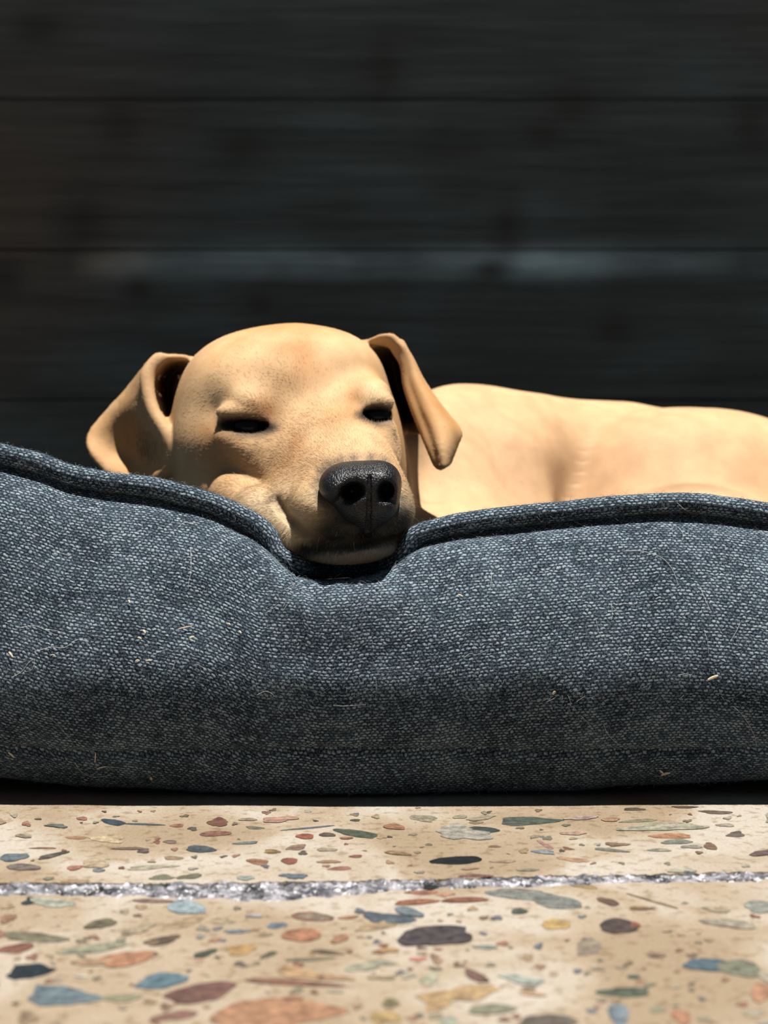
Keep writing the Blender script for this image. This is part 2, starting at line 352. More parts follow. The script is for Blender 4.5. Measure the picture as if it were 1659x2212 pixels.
def build_floor():
    N = 700
    pxs = np.linspace(-300, 1960, N)
    top = np.interp(pxs, [0, 400, 829, 1179, 1479, 1659], [1907, 1908, 1901, 1892, 1887, 1881])
    bot = np.interp(pxs, [0, 300, 600, 829, 1054, 1329, 1659], [1934, 1936, 1946, 1926, 1916, 1909, 1901])
    q = np.stack([pxs, pxs * 0, pxs * 0], -1)
    top = top + 2.0 * noise3(q, 1 / 21.0, 1) + 1.2 * noise3(q, 1 / 6.0, 2)
    bot = bot + 3.0 * noise3(q, 1 / 37.0, 4) + 1.8 * noise3(q, 1 / 9.0, 5)
    A = np.array([fl(a, b) for a, b in zip(pxs, top)]); B = np.array([fl(a, b) for a, b in zip(pxs, bot)])
    A[0, 0] = B[0, 0] = -1.7; A[-1, 0] = B[-1, 0] = 1.7
    V = []; Fc = []; mi = []; cols = []
    def add(vs, fs, m, c=(1, 1, 1)):
        k = len(V); V.extend(vs); Fc.extend([tuple(k + i for i in f) for f in fs]); mi.extend([m] * len(fs)); cols.extend([c] * len(vs))
    far = [(x, 1.44, 0) for x, _ in A]; near = [(x, -0.6, 0) for x, _ in B]
    add([(x, y, 0) for x, y in A] + far, [(i, i + 1, N + i + 1, N + i) for i in range(N - 1)], 0)
    add([(x, y, 0) for x, y in B] + near, [(i + 1, i, N + i, N + i + 1) for i in range(N - 1)], 0)
    # lips of the joint
    add([(x, y, 0) for x, y in A] + [(x, y, -0.006) for x, y in A], [(i + 1, i, N + i, N + i + 1) for i in range(N - 1)], 0)
    add([(x, y, 0) for x, y in B] + [(x, y, -0.006) for x, y in B], [(i, i + 1, N + i + 1, N + i) for i in range(N - 1)], 0)

    K = 0.34
    def pebble(cx, cy, wx, wy, rot, hexc, jag=0.10, ang=0, seed=0):
        """outline in the reference frame's floor rows, laid flush in the slab"""
        r = random.Random(seed); n = 40; pts = []
        ph = [r.uniform(0, 6.28) for _ in range(5)]
        for i in range(n):
            a = 2 * math.pi * i / n
            rad = 1 + jag * math.sin(2 * a + ph[0]) * .7 + jag * math.sin(3 * a + ph[1]) + jag * .5 * math.sin(5 * a + ph[2]) + jag * .3 * math.sin(9 * a + ph[3]) + r.uniform(-.3, .3) * jag * .6
            if ang:   # angular stone: blend towards a polygon
                s = 2 * math.pi / ang; aa = (a + ph[4]) % s - s / 2
                rad *= 0.55 + 0.45 * math.cos(s / 2) / math.cos(aa) * 1.25
            x = wx / 2 * rad * math.cos(a); y = wy / 2 * rad * math.sin(a)
            c, s_ = math.cos(math.radians(rot)), math.sin(math.radians(rot))
            pts.append((cx + x * c - y * s_, cy + x * s_ + y * c))
        z = 0.00012 + 0.0000007 * (len(V) % 300)
        vs = [(*fl(*p), z) for p in pts]; m = (*fl(cx, cy), z)
        base = np.array(lin(hexc, K * .86)); base = base * .68 + base.mean() * .32
        add([m] + vs, [(0, 1 + (i + 1) % n, 1 + i) for i in range(n)], 1, tuple(base))
        return
    L = [  # crop coordinates of the left half (origin 0,1680, factor 2): x, y, w, h, rot, colour, jag, corners
     (355,178,50,14,0,'b5745a',.1,0),(165,180,30,7,0,'7e6e5a',.1,0),(245,210,105,16,3,'6c7770',.12,3),(490,193,100,26,8,'3f5566',.08,0),(620,202,170,8,2,'55697a',.08,0),
     (765,208,60,14,0,'b0714c',.1,0),(942,194,92,34,-3,'8f5a44',.12,4),(930,243,135,22,-2,'a0674f',.05,0),(1070,182,75,12,0,'b39a80',.1,0),(1205,182,150,24,-3,'d0997a',.15,0),
     (1100,217,80,12,5,'7f7b68',.12,0),(1330,218,230,7,-5,'6f7d80',.1,0),(1540,242,190,30,9,'5e6a52',.08,0),(1535,185,40,10,0,'6e6448',.1,0),(1318,255,76,24,0,'b05f3c',.08,0),
     (1413,248,72,16,0,'6b5b4c',.08,0),(1495,263,55,10,0,'b0703f',.1,0),(105,253,70,18,5,'b0a080',.1,0),(330,260,85,15,0,'c38f58',.1,0),(465,265,160,30,3,'dcc08a',.2,0),
     (735,278,60,14,0,'8a7468',.08,0),(1065,283,95,12,-4,'7b8a86',.15,0),(866,310,128,29,1,'57656c',.08,0),(560,308,165,10,0,'8e7460',.1,0),(620,320,55,14,0,'7c655c',.1,0),
     (188,305,110,8,0,'a5764f',.1,0),(1175,320,75,18,2,'a98442',.1,0),(1280,302,90,22,-6,'a5846a',.1,4),(1410,312,85,16,0,'b59f80',.12,0),(60,345,130,32,-3,'71828a',.1,0),
     (228,337,140,16,-12,'6c6454',.12,0),(410,373,110,40,0,'cdb489',.15,0),(748,348,80,18,0,'b39668',.1,0),(1113,364,98,25,7,'b07a4e',.08,0),(1250,361,72,28,3,'a25c3e',.06,0),
     (1537,341,56,12,0,'a4604f',.1,0),(1420,364,95,12,0,'b88e62',.1,0),(102,388,155,27,2,'86756b',.06,0),(322,391,72,18,-5,'c07a5c',.12,0),(425,402,55,18,0,'8e96a0',.15,3),
     (1468,393,100,17,-2,'b9765a',.08,0),(650,388,200,20,-3,'c3b696',.15,0),(700,432,110,20,0,'8c8a6a',.15,0),(820,428,110,20,-8,'8b8966',.12,0),(1270,427,120,26,5,'66788a',.2,3),
     (1060,435,70,20,0,'a9b3a6',.15,0),(210,438,50,12,-8,'86876c',.12,0),(315,445,110,16,0,'d0a878',.15,0),(140,535,100,30,0,'3d4a48',.2,3),(225,540,190,38,4,'b4b8a2',.12,0),
     (658,534,180,16,2,'9c7764',.06,0),(610,560,50,22,0,'cda878',.12,0),(805,562,165,60,2,'9cb6c0',.08,0),(1100,598,80,16,0,'b5a9a4',.12,0),(1348,602,190,38,3,'a06a52',.05,0),
     (1355,601,140,26,3,'9d8a70',.06,0),(1505,605,90,14,-6,'b07c50',.08,0),(1615,602,90,44,8,'5c6a76',.08,0),(35,610,80,32,-15,'a87a58',.12,0),(435,633,130,40,-10,'7d7558',.1,0),
     (600,655,140,36,-16,'bfa984',.15,0),(800,625,190,38,-12,'bfa071',.15,0),(955,620,110,28,0,'c3aa80',.15,0),(1195,640,88,24,-3,'71839a',.1,0),(1022,666,125,18,0,'7a8a96',.12,3),
     (1147,678,60,18,0,'b59a78',.08,0),(867,688,40,20,-20,'ab9f96',.1,0),(1304,682,168,56,-3,'c07a4c',.06,0),(1468,698,85,30,-18,'b98253',.1,0),(1620,645,180,30,-6,'c0a070',.12,0),
     (145,690,300,40,4,'8a8464',.08,0),(70,738,155,40,-8,'9c5f48',.07,0),(405,738,300,36,-8,'a3a282',.1,0),(700,705,140,36,-10,'6f5c46',.12,0),(660,715,60,24,0,'8d7554',.1,0),
     (885,762,105,26,-14,'55604c',.12,0),(1160,766,75,22,-18,'6c6a50',.1,0),(1040,745,135,42,-8,'cd9c4c',.12,0),(1410,755,150,18,5,'7f6b4e',.1,0),(1330,786,200,14,-3,'8c8a68',.1,0),
     (1655,750,90,24,-10,'c98c4c',.1,0),(545,785,250,60,-6,'c98655',.1,0),(400,800,170,26,-3,'c79a6e',.12,0),(862,790,55,12,0,'d59a78',.1,0),(128,838,235,66,-7,'2a3944',.09,3),(1580,815,170,40,-10,'aeac8c',.1,0),(700,880,235,62,-9,'5f8596',.08,4),(1290,845,190,50,8,'d3a468',.15,0),(1440,865,170,24,5,'c99a66',.12,0),
     (1385,865,30,10,0,'7d5a50',.1,0),(1215,884,310,26,3,'a06a4e',.05,0),(1340,892,300,20,3,'99604a',.06,0),(865,930,290,85,-8,'8d5c50',.09,0),(790,945,130,60,-5,'7d5548',.1,0),
     (262,945,330,92,4,'6f8792',.09,3),(530,953,185,28,-3,'9c9870',.12,0),(1265,955,90,18,0,'c08458',.1,0),(1650,865,120,18,0,'c8ab78',.1,0),
     (755,1030,200,40,-7,'9c6a58',.08,0),(1180,1020,540,130,-2,'c78a58',.07,4),(1640,1040,80,60,0,'c9a258',.12,0),(120,1040,90,60,0,'b29468',.15,0),(1450,925,70,12,0,'b9b492',.1,0),
     (350,860,60,10,0,'e0dac8',.1,0)]
    big = [(a[0] / 1.999, 1680 + a[1] / 1.999, a[2] / 4, a[3] / 4) for a in L]
    for i, a in enumerate(L): pebble(a[0] / 1.999, 1680 + a[1] / 1.999, a[2] / 1.999, a[3] / 1.999, a[4], a[5], a[6], a[7], seed=i)
    R = [(45,214,100,22,4,'b9794a',.08,0),(170,176,125,26,5,'a59c7c',.12,4),(620,188,280,40,0,'5c6a5c',.08,3),(432,226,125,27,3,'4a5654',.07,0),(400,195,60,12,0,'b09068',.1,0),
     (330,170,60,16,-5,'b0a684',.1,0),(420,176,130,16,-8,'b9ab86',.1,0),(855,175,150,16,-3,'c3a494',.12,0),(980,183,80,16,0,'cf9a68',.1,0),(1100,187,170,12,-3,'9a8f6c',.1,0),
     (1435,150,150,14,3,'84705a',.1,0),(1080,137,90,12,0,'6a5844',.1,0),(1300,128,110,9,0,'7c5540',.1,0),(340,240,230,60,3,'b3ac9c',.18,0),(820,242,110,15,0,'d0a28a',.12,0),
     (1210,215,330,34,-2,'b9b394',.15,0),(1240,253,190,21,0,'c98650',.08,0),(1520,246,85,26,-3,'7d7260',.1,3),(1475,206,80,14,0,'b8a890',.12,0),(1265,278,135,20,0,'8f9680',.12,0),
     (1410,298,58,28,8,'93704e',.1,0),(1330,300,90,14,0,'a59f8a',.12,0),(1005,290,110,16,0,'a8835f',.12,3),(700,292,80,16,25,'c08a78',.12,0),(478,298,52,10,0,'9a7650',.1,0),
     (195,290,34,9,0,'8f8468',.1,0),(980,314,150,12,5,'8f8e7c',.1,0),(1190,314,100,12,0,'a9a48c',.1,0),(690,322,110,16,4,'8f98a0',.15,0),(1640,328,130,20,-4,'7a5e5a',.1,0),
     (60,328,120,15,5,'a98456',.08,0),(315,358,234,34,-3,'20292e',.05,0),(820,355,130,18,6,'c9986a',.15,0),(515,362,110,14,0,'c9a77c',.12,0),(622,400,95,12,0,'a39c80',.1,0),
     (375,395,75,8,-5,'bd8a6a',.1,0),(155,410,50,10,0,'bfb08f',.1,0),(1290,403,130,18,0,'c3c0a4',.12,0),(395,425,140,14,0,'8a5c4c',.1,0),(870,472,110,14,6,'c39c60',.1,0),
     (165,497,150,16,0,'bf7858',.12,0),(265,505,80,14,0,'d3906c',.12,0),(140,539,190,24,-3,'b0683f',.06,0),(350,530,205,22,-2,'a0603f',.05,0),(205,475,80,18,0,'2d3434',.15,0),
     (590,505,270,50,4,'8f938a',.08,0),(740,535,230,60,8,'8b9088',.08,0),(970,537,98,28,13,'7d5c48',.07,0),(1165,535,240,9,16,'b0925f',.06,0),(1110,566,110,16,0,'a98352',.12,0),
     (1630,558,150,50,0,'a4aa9a',.1,0),(1440,572,120,22,8,'c3ad84',.12,0),(110,582,130,34,12,'7c8d96',.08,0),(60,610,150,42,8,'5f707c',.1,4),(585,578,72,28,3,'6a7260',.08,0),
     (742,635,118,48,0,'d3ab4e',.09,0),(1015,643,175,62,3,'5f4e48',.06,0),(1085,638,45,24,0,'a05a44',.1,0),(1490,632,240,34,5,'b3a58e',.1,0),(225,686,320,88,-5,'5c5054',.08,4),
     (130,695,150,66,-5,'675558',.09,0),(885,730,110,75,5,'a8957a',.10,0),(430,675,40,10,10,'6c7c88',.1,0),(440,733,110,14,3,'8c9690',.1,0),(548,735,24,10,0,'a08a5c',.1,0),
     (30,748,80,18,-5,'c9a058',.1,0),(1175,768,95,22,3,'a58269',.08,3),(150,785,75,22,-5,'dc8866',.15,0),(235,742,40,10,0,'b8705c',.1,0),(935,790,26,14,0,'8f8264',.1,0),
     (1410,812,230,56,2,'5a7888',.09,0),(1540,825,180,74,6,'888c70',.09,0),(400,860,115,38,22,'8a5f52',.08,0),(600,875,200,32,10,'b4bfae',.15,0),(1080,862,52,14,0,'4f6868',.1,0),
     (1040,928,240,50,0,'626e58',.1,3),(200,870,90,44,-20,'bdbb96',.15,0),(330,935,330,66,-5,'d0a866',.15,0),(230,975,120,60,-10,'cfa565',.15,0),(640,935,110,20,8,'c79f68',.12,0),
     (1630,930,90,80,0,'c58a5c',.08,0),(465,1003,215,42,-2,'9a9878',.07,0),(1015,1025,100,90,55,'7f93a0',.1,0),(1185,1003,70,26,0,'a3a07c',.12,0),(700,1062,260,76,-3,'786c5e',.08,0),
     (1285,1035,90,60,20,'cf8a5a',.1,0),(30,975,80,36,0,'9a8c5c',.12,0),(155,1030,40,16,0,'7c7c68',.1,0),(20,1040,130,40,0,'c9a458',.1,0),(280,1052,80,40,0,'aab39c',.12,0),
     (920,990,36,12,0,'c98470',.1,0),(1600,1020,100,26,0,'b8ac8c',.1,0),(735,848,40,16,0,'c0a184',.1,0),(20,803,60,20,0,'a8a484',.1,0)]
    big += [(829 + a[0] / 1.999, 1680 + a[1] / 1.999, a[2] / 4, a[3] / 4) for a in R]
    for i, a in enumerate(R): pebble(829 + a[0] / 1.999, 1680 + a[1] / 1.999, a[2] / 1.999, a[3] / 1.999, a[4], a[5], a[6], a[7], seed=500 + i)
    # small chips in view and stones beyond the frame, scattered over the slab
    pal = ['a89878', 'b08660', '8f7458', 'a39a80', 'b07a5a', '8c8a70', 'c0a070', '76808a', 'a5684c', 'bcae94', '6c6458']
    r = random.Random(11)
    for i in range(420):
        py = 1745 + 467 * r.random(); px = r.uniform(0, 1659)
        if 1878 < py < 1950 or any(((px - b[0]) / (b[2] + 9)) ** 2 + ((py - b[1]) / (b[3] + 5)) ** 2 < 1 for b in big): continue
        s = (py - 1000) / 1000.0; wd = r.uniform(6, 20) * s * 1.3
        pebble(px, py, wd, wd * r.uniform(.25, .5), r.uniform(-12, 12), pal[i % len(pal)], .2, 0, 2000 + i)
    for i in range(420):
        px = r.choice([r.uniform(-900, -20), r.uniform(1680, 2500)]); py = r.uniform(1560, 2200)
        if 1870 < py < 1950: continue
        s = (py - 1000) / 1000.0; wd = r.uniform(20, 90) * s
        pebble(px, py, wd, wd * r.uniform(.25, .45), r.uniform(-12, 12), pal[i % len(pal)], .12, 0, 4000 + i)
    o = mesh_np('floor', V, Fc, None, smooth=False)
    o.data.materials.append(M_floor); o.data.materials.append(M_peb)
    o.data.polygons.foreach_set('material_index', np.array(mi, dtype=np.int32))
    set_col(o, np.array(cols)); tag(o, kind='structure')
    # rough broken stone inside the joint
    nx, ny = 1800, 26
    xs = np.linspace(-0.36, 0.36, nx); 
    a = np.interp(xs, A[1:-1, 0], A[1:-1, 1]) + 0.002; b = np.interp(xs, B[1:-1, 0], B[1:-1, 1]) - 0.002
    tt = np.linspace(0, 1, ny)[:, None]
    Y = b[None] * (1 - tt) + a[None] * tt; X = np.repeat(xs[None], ny, 0)
    q = np.stack([X, Y, X * 0], -1)
    Z = -0.0004 + 0.0007 * noise3(q, 260, 8) + 0.0007 * noise3(q, 600, 9) + 0.0004 * noise3(q, 1300, 10)
    Z = np.minimum(Z, 0.0009) - .0012 * np.clip(np.abs(2 * tt - 1) * 6 - 5, 0, 1)
    idx = np.arange(nx * ny).reshape(ny, nx)
    qd = np.stack([idx[:-1, :-1], idx[:-1, 1:], idx[1:, 1:], idx[1:, :-1]], -1).reshape(-1, 4)
    o = mesh_np('trim_1', np.stack([X, Y, Z], -1).reshape(-1, 3), qd, M_joint); tag(o, kind='structure')
build_floor()

# ------------------------------------------------------------------ signed-distance sculpting
class Field:
    def __init__(s, xs, ys, zs):
        s.x, s.y, s.z = [np.asarray(a, np.float32) for a in (xs, ys, zs)]
        s.D = np.full((len(xs), len(ys), len(zs)), 0.05, np.float32)
    def box(s, lo, hi, m):
        r = []
        for ax, l, h in zip((s.x, s.y, s.z), lo, hi):
            a = np.searchsorted(ax, l - m); b = np.searchsorted(ax, h + m); r.append(slice(a, b))
        return tuple(r)
    def grid(s, sl):
        return (s.x[sl[0]][:, None, None], s.y[sl[1]][None, :, None], s.z[sl[2]][None, None, :])
    def join(s, sl, d, k):
        a = s.D[sl]
        if k > 0:
            h = np.maximum(k - np.abs(a - d), 0) / k; s.D[sl] = np.minimum(a, d) - h * h * k * 0.25
        else: s.D[sl] = np.minimum(a, d)
    def cut(s, sl, d, k):
        a = s.D[sl]; d = -d
        h = np.maximum(k - np.abs(a - d), 0) / k; s.D[sl] = np.maximum(a, d) + h * h * k * 0.25
    def ell(s, c, r, R=None, k=0.01, sub=False):
        c = np.array(c, float); r = np.array(r, float); m = max(r)
        if R is None: ext = r
        else: ext = np.array([m, m, m])
        sl = s.box(c - ext, c + ext, k * 1.2 + 0.003); X, Y, Z = s.grid(sl)
        if 0 in s.D[sl].shape: return
        x, y, z = X - c[0], Y - c[1], Z - c[2]
        if R is not None:
            x, y, z = (R[0][0] * x + R[1][0] * y + R[2][0] * z, R[0][1] * x + R[1][1] * y + R[2][1] * z, R[0][2] * x + R[1][2] * y + R[2][2] * z)
        k0 = np.sqrt((x / r[0]) ** 2 + (y / r[1]) ** 2 + (z / r[2]) ** 2)
        k1 = np.sqrt((x / r[0] ** 2) ** 2 + (y / r[1] ** 2) ** 2 + (z / r[2] ** 2) ** 2) + 1e-9
        d = (k0 * (k0 - 1) / k1).astype(np.float32)
        (s.cut if sub else s.join)(sl, d, k)
    def cap(s, a, b, ra, rb, k=0.01, sub=False):
        a = np.array(a, float); b = np.array(b, float); m = max(ra, rb)
        sl = s.box(np.minimum(a, b) - m, np.maximum(a, b) + m, k * 1.2 + 0.003); X, Y, Z = s.grid(sl)
        if 0 in s.D[sl].shape: return
        ab = b - a; L = float(ab @ ab) + 1e-12
        t = np.clip(((X - a[0]) * ab[0] + (Y - a[1]) * ab[1] + (Z - a[2]) * ab[2]) / L, 0, 1)
        d = np.sqrt((X - a[0] - t * ab[0]) ** 2 + (Y - a[1] - t * ab[1]) ** 2 + (Z - a[2] - t * ab[2]) ** 2) - (ra + (rb - ra) * t)
        (s.cut if sub else s.join)(sl, d.astype(np.float32), k)
    def sheet(s, pts, rad, k):
        """union of small balls along a dense sheet of points"""
        lo = pts.min(0) - 0.012; hi = pts.max(0) + 0.012
        sl = s.box(lo, hi, 0); sub = np.full(s.D[sl].shape, 0.05, np.float32)
        xs, ys, zs = s.x[sl[0]], s.y[sl[1]], s.z[sl[2]]
        m = 0.0085
        for p, r in zip(pts, rad):
            ix = slice(np.searchsorted(xs, p[0] - m), np.searchsorted(xs, p[0] + m)); iy = slice(np.searchsorted(ys, p[1] - m), np.searchsorted(ys, p[1] + m)); iz = slice(np.searchsorted(zs, p[2] - m), np.searchsorted(zs, p[2] + m))
            d = np.sqrt((xs[ix][:, None, None] - p[0]) ** 2 + (ys[iy][None, :, None] - p[1]) ** 2 + (zs[iz][None, None, :] - p[2]) ** 2) - r
            v = sub[ix, iy, iz]; np.minimum(v, d, out=v)
        s.join(sl, sub, k)
    def sample(s, p):
        p = np.atleast_2d(p); out = []
        ii = []; ff = []
        for ax, c in zip((s.x, s.y, s.z), p.T):
            i = np.clip(np.searchsorted(ax, c) - 1, 0, len(ax) - 2); ii.append(i); ff.append(np.clip((c - ax[i]) / (ax[i + 1] - ax[i]), 0, 1))
        r = 0
        for a in (0, 1):
            for b in (0, 1):
                for c in (0, 1):
                    r = r + (ff[0] if a else 1 - ff[0]) * (ff[1] if b else 1 - ff[1]) * (ff[2] if c else 1 - ff[2]) * s.D[ii[0] + a, ii[1] + b, ii[2] + c]
        return r
    def surf(s, px, py, d0=0.59, d1=1.1):
        ds = np.arange(d0, d1, 0.0004); pts = np.stack([(px - 829.5) * ds / F, ds, CH + (HY - py) * ds / F], -1)
        v = s.sample(pts); i = np.argmax(v < 0)
        return pts[i]
    def mesh(s, smooth=2):
        D = s.D; nx, ny, nz = D.shape; S = D < 0
        c = [S[i:nx - 1 + i, j:ny - 1 + j, k:nz - 1 + k] for i in (0, 1) for j in (0, 1) for k in (0, 1)]
        al = c[0].copy(); an = c[0].copy()
        for q in c[1:]: al &= q; an |= q
        act = an & ~al
        I, J, K = np.nonzero(act); n = len(I)
        idm = np.full(act.shape, -1, np.int32); idm[I, J, K] = np.arange(n)
        acc = np.zeros((n, 3)); cnt = np.zeros(n)
        off = [(a, b, e) for a in (0, 1) for b in (0, 1) for e in (0, 1)]
        val = {o: D[I + o[0], J + o[1], K + o[2]].astype(float) for o in off}
        for o in off:
            for ax in range(3):
                if o[ax]: continue
                p = list(o); p[ax] = 1; p = tuple(p)
                va, vb = val[o], val[p]; m = (va < 0) != (vb < 0)
                t = np.where(m, va / np.where(m, va - vb, 1), 0)
                pos = np.stack([s.x[I + o[0]], s.y[J + o[1]], s.z[K + o[2]]], -1).astype(float)
                pe = np.stack([s.x[I + p[0]], s.y[J + p[1]], s.z[K + p[2]]], -1)
                pos += (pe - pos) * t[:, None]
                acc[m] += pos[m]; cnt[m] += 1
        V = acc / np.maximum(cnt, 1)[:, None]
        Q = []
        for ax in range(3):
            sh = [slice(1, -1)] * 3; sh[ax] = slice(0, -1); sh2 = list(sh); sh2[ax] = slice(1, None)
            a = S[tuple(sh)]; b = S[tuple(sh2)]
            for flip, mk in ((False, a & ~b), (True, ~a & b)):
                g = np.nonzero(mk); g = [gi + (0 if q == ax else 1) for q, gi in enumerate(g)]
                u, v = [q for q in range(3) if q != ax]
                if ax == 1: u, v = v, u
                def idq(du, dv):
                    h = [gg.copy() for gg in g]; h[u] -= du; h[v] -= dv; return idm[h[0], h[1], h[2]]
                q4 = np.stack([idq(1, 1), idq(0, 1), idq(0, 0), idq(1, 0)], -1)
                if flip: q4 = q4[:, ::-1]
                Q.append(q4)
        Q = np.vstack(Q); Q = Q[(Q >= 0).all(1)]
        for _ in range(smooth):
            a = np.zeros_like(V); c_ = np.zeros(len(V))
            for i in range(4):
                np.add.at(a, Q[:, i], V[Q[:, (i + 1) % 4]]); np.add.at(c_, Q[:, i], 1)
            V = 0.5 * V + 0.5 * a / np.maximum(c_, 1)[:, None]
        return V, Q

def axis(segs):
    out = []
    for a, b, st in segs: out += list(np.arange(a, b, st))
    return np.array(out)

def Rr(roll=0, yaw=0, pitch=0):
    """roll in the image plane (clockwise on screen), yaw about the vertical, pitch about X"""
    return np.array(Matrix.Rotation(math.radians(roll), 3, 'Y') @ Matrix.Rotation(math.radians(yaw), 3, 'Z') @ Matrix.Rotation(math.radians(pitch), 3, 'X'))

fd = Field(axis([(-.170, -.085, .0012), (-.085, -.050, .0010), (-.050, .020, .00075), (.020, .045, .0012), (.045, .36, .0030)]),
           axis([(.615, .70, .00085), (.70, .80, .0012), (.80, .85, .0016), (.85, 1.10, .0030)]),
           axis([(.030, .09, .0020), (.09, .155, .00080), (.155, .25, .0012)]))
def E(px, py, d, rx, rz, ry, roll=0, k=.012, yaw=0, pitch=0, sub=False, f=fd):
    s = d / F
    f.ell(P(px, py, d), (rx * s, ry, rz * s), Rr(roll, yaw, pitch) if (roll or yaw or pitch) else None, k, sub)
def K(a, b, ra, rb, k=.012, sub=False, f=fd): f.cap(P(*a), P(*b), ra, rb, k, sub)

# --- trunk, curled behind the head
E(1065, 1010, .925, 190, 172, .050, 0, .02)
E(980, 1015, .915, 130, 172, .050, 0, .02)
E(962, 1088, .865, 128, 148, .052, 0, .012)
K((690, 990, .82), (950, 1050, .90), .046, .050, .02)
K((1000, 1080, .95), (1500, 1090, .97), .055, .060, .02)
K((1170, 1000, .95), (1330, 1020, .96), .040, .043, .02)
E(965, 1195, .842, 190, 150, .070, 0, .02)
E(1435, 1075, .930, 247, 193, .056, 0, .006)
E(1470, 1215, .905, 290, 190, .075, 0, .025)
E(1560, 1085, .945, 215, 190, .060, 0, .02)
E(1640, 1110, .955, 200, 178, .060, 0, .02)
K((1085, 1010, .885), (1120, 1180, .86), .026, .024, .014)        # upper arm
K((1120, 1200, .86), (900, 1270, .80), .020, .012, .010)          # forearm
E(880, 1278, .795, 62, 34, .020, 0, .008)                          # fore paw
K((1330, 1200, .89), (1180, 1290, .86), .026, .013, .012)          # hock
K((1180, 1290, .86), (1060, 1300, .85), .012, .010, .008)
E(1040, 1302, .85, 58, 30, .020, 0, .006)                          # hind paw
K((1750, 1250, 1.0), (1560, 1290, 1.03), .014, .010, .010); K((1560, 1290, 1.03), (1330, 1290, 1.04), .010, .006, .006)   # tail
# --- skull
E(618, 880, .790, 216, 172, .062, 0, .012)
E(650, 850, .775, 158, 138, .058, 0, .012)
E(530, 850, .778, 135, 118, .052, 0, .012)
E(475, 960, .775, 102, 135, .048, 0, .012)                         # left cheek
E(520, 1060, .770, 120, 90, .048, 0, .012)                         # jaw muscle
E(768, 935, .768, 90, 130, .045, 0, .012)                          # right cheek
E(728, 805, .775, 86, 72, .045, 0, .012)
K((560, 1000, .80), (700, 1060, .78), .045, .045, .02)             # throat
# --- brows, stop, muzzle
E(555, 872, .735, 62, 36, .022, 18, .010)
E(800, 855, .730, 44, 36, .020, -15, .010)
K((690, 925, .748), (784, 1076, .664), .0285, .0208, .014)
K((640, 985, .735), (700, 1075, .690), .0240, .0230, .014)
E(548, 972, .742, 88, 46, .034, 22, .012)
K((478, 955, .752), (600, 1010, .722), .0135, .0150, .012)                          # below left eye
E(820, 985, .728, 40, 70, .022, 0, .012)                           # below right eye
E(705, 1098, .666, 84, 58, .032, 18, .008)                         # left whisker pad
E(640, 1095, .695, 76, 58, .030, 30, .008)
E(846, 1106, .664, 44, 46, .029, -12, .007)                        # right whisker pad
E(786, 1134, .660, 84, 32, .029, 4, .006)
K((492, 1072, .716), (560, 1104, .688), .0095, .0100, .006)        # hanging lip, left
K((560, 1104, .688), (640, 1156, .657), .0100, .0078, .005)
K((640, 1156, .657), (690, 1163, .652), .0075, .0060, .006)
E(545, 1080, .722, 70, 38, .020, 30, .008)
E(757, 1177, .660, 108, 38, .025, -3, .004)                        # chin
E(640, 1150, .700, 90, 50, .030, 25, .008)
K((700, 1120, .72), (620, 1080, .78), .028, .036, .012)            # lower jaw
# --- ears
def ear_pts(rows, n=70, m=60):
    R_ = np.array([[P(*c) for c in r] for r in rows])
    A_ = np.stack([catmull(R_[i], m) for i in range(len(R_))])
    return np.stack([catmull(A_[:, j], n) for j in range(m)], 1).reshape(-1, 3)
L_rows = [
 [(418,778,.790),(390,772,.780),(350,772,.772),(332,776,.776),(326,782,.790)],
 [(408,800,.800),(378,796,.820),(336,792,.772),(316,800,.782),(306,805,.800)],
 [(392,835,.800),(358,830,.822),(318,828,.768),(300,835,.785),(276,842,.808)],
 [(385,890,.800),(366,890,.822),(331,888,.762),(283,888,.788),(232,890,.812)],
 [(384,940,.795),(378,945,.812),(358,936,.757),(285,942,.796),(196,936,.806)],
 [(385,985,.790),(384,990,.795),(373,975,.756),(290,990,.797),(196,972,.798)],
 [(372,1015,.785),(370,1018,.775),(366,1008,.758),(300,1022,.786),(222,1008,.794)],
 [(352,1030,.785),(348,1034,.775),(340,1032,.762),(300,1036,.780),(250,1030,.790)]]
R_flap = [
 [(800,738,.782),(825,728,.772),(848,728,.768),(866,745,.780)],
 [(860,752,.772),(866,750,.768),(872,754,.769),(878,768,.784)],
 [(882,785,.771),(886,783,.766),(892,785,.769),(897,800,.785)],
 [(886,830,.769),(896,828,.762),(910,830,.764),(924,842,.781)],
 [(902,880,.762),(918,878,.755),(940,880,.757),(962,893,.775)],
 [(923,930,.755),(942,928,.747),(966,925,.750),(992,932,.768)],
 [(941,972,.748),(953,970,.741),(970,966,.745),(984,962,.760)],
 [(952,1006,.744),(958,1006,.739),(964,1002,.742),(970,998,.748)]]
R_back = [
 [(775,748,.795),(800,742,.790),(830,734,.785),(862,745,.780)],
 [(806,790,.800),(830,785,.824),(858,778,.830),(876,780,.780)],
 [(830,840,.800),(850,838,.840),(872,832,.836),(888,828,.778)],
 [(850,890,.800),(870,890,.836),(890,886,.830),(908,882,.776)],
 [(860,930,.795),(880,925,.800),(905,928,.792),(930,930,.774)]]
for rows, k in ((L_rows, .004), (R_flap, .003), (R_back, .004)):
    p = ear_pts(rows); fd.sheet(p, np.full(len(p), .0026 if rows is R_back else .0017), k)
# rolled rims
for rim in ([(345,774,.772),(322,800,.769),(318,828,.766),(331,888,.760),(358,936,.755),(373,975,.754),(366,1008,.756),(340,1032,.760)],
            [(856,750,.772),(878,785,.769),(884,830,.767),(900,880,.761),(920,930,.755),(938,972,.749),(952,1002,.745)]):
    q = catmull([P(*c) for c in rim], 40)
    for a, b in zip(q[:-1], q[1:]): fd.cap(a, b, .0023, .0023, .003)
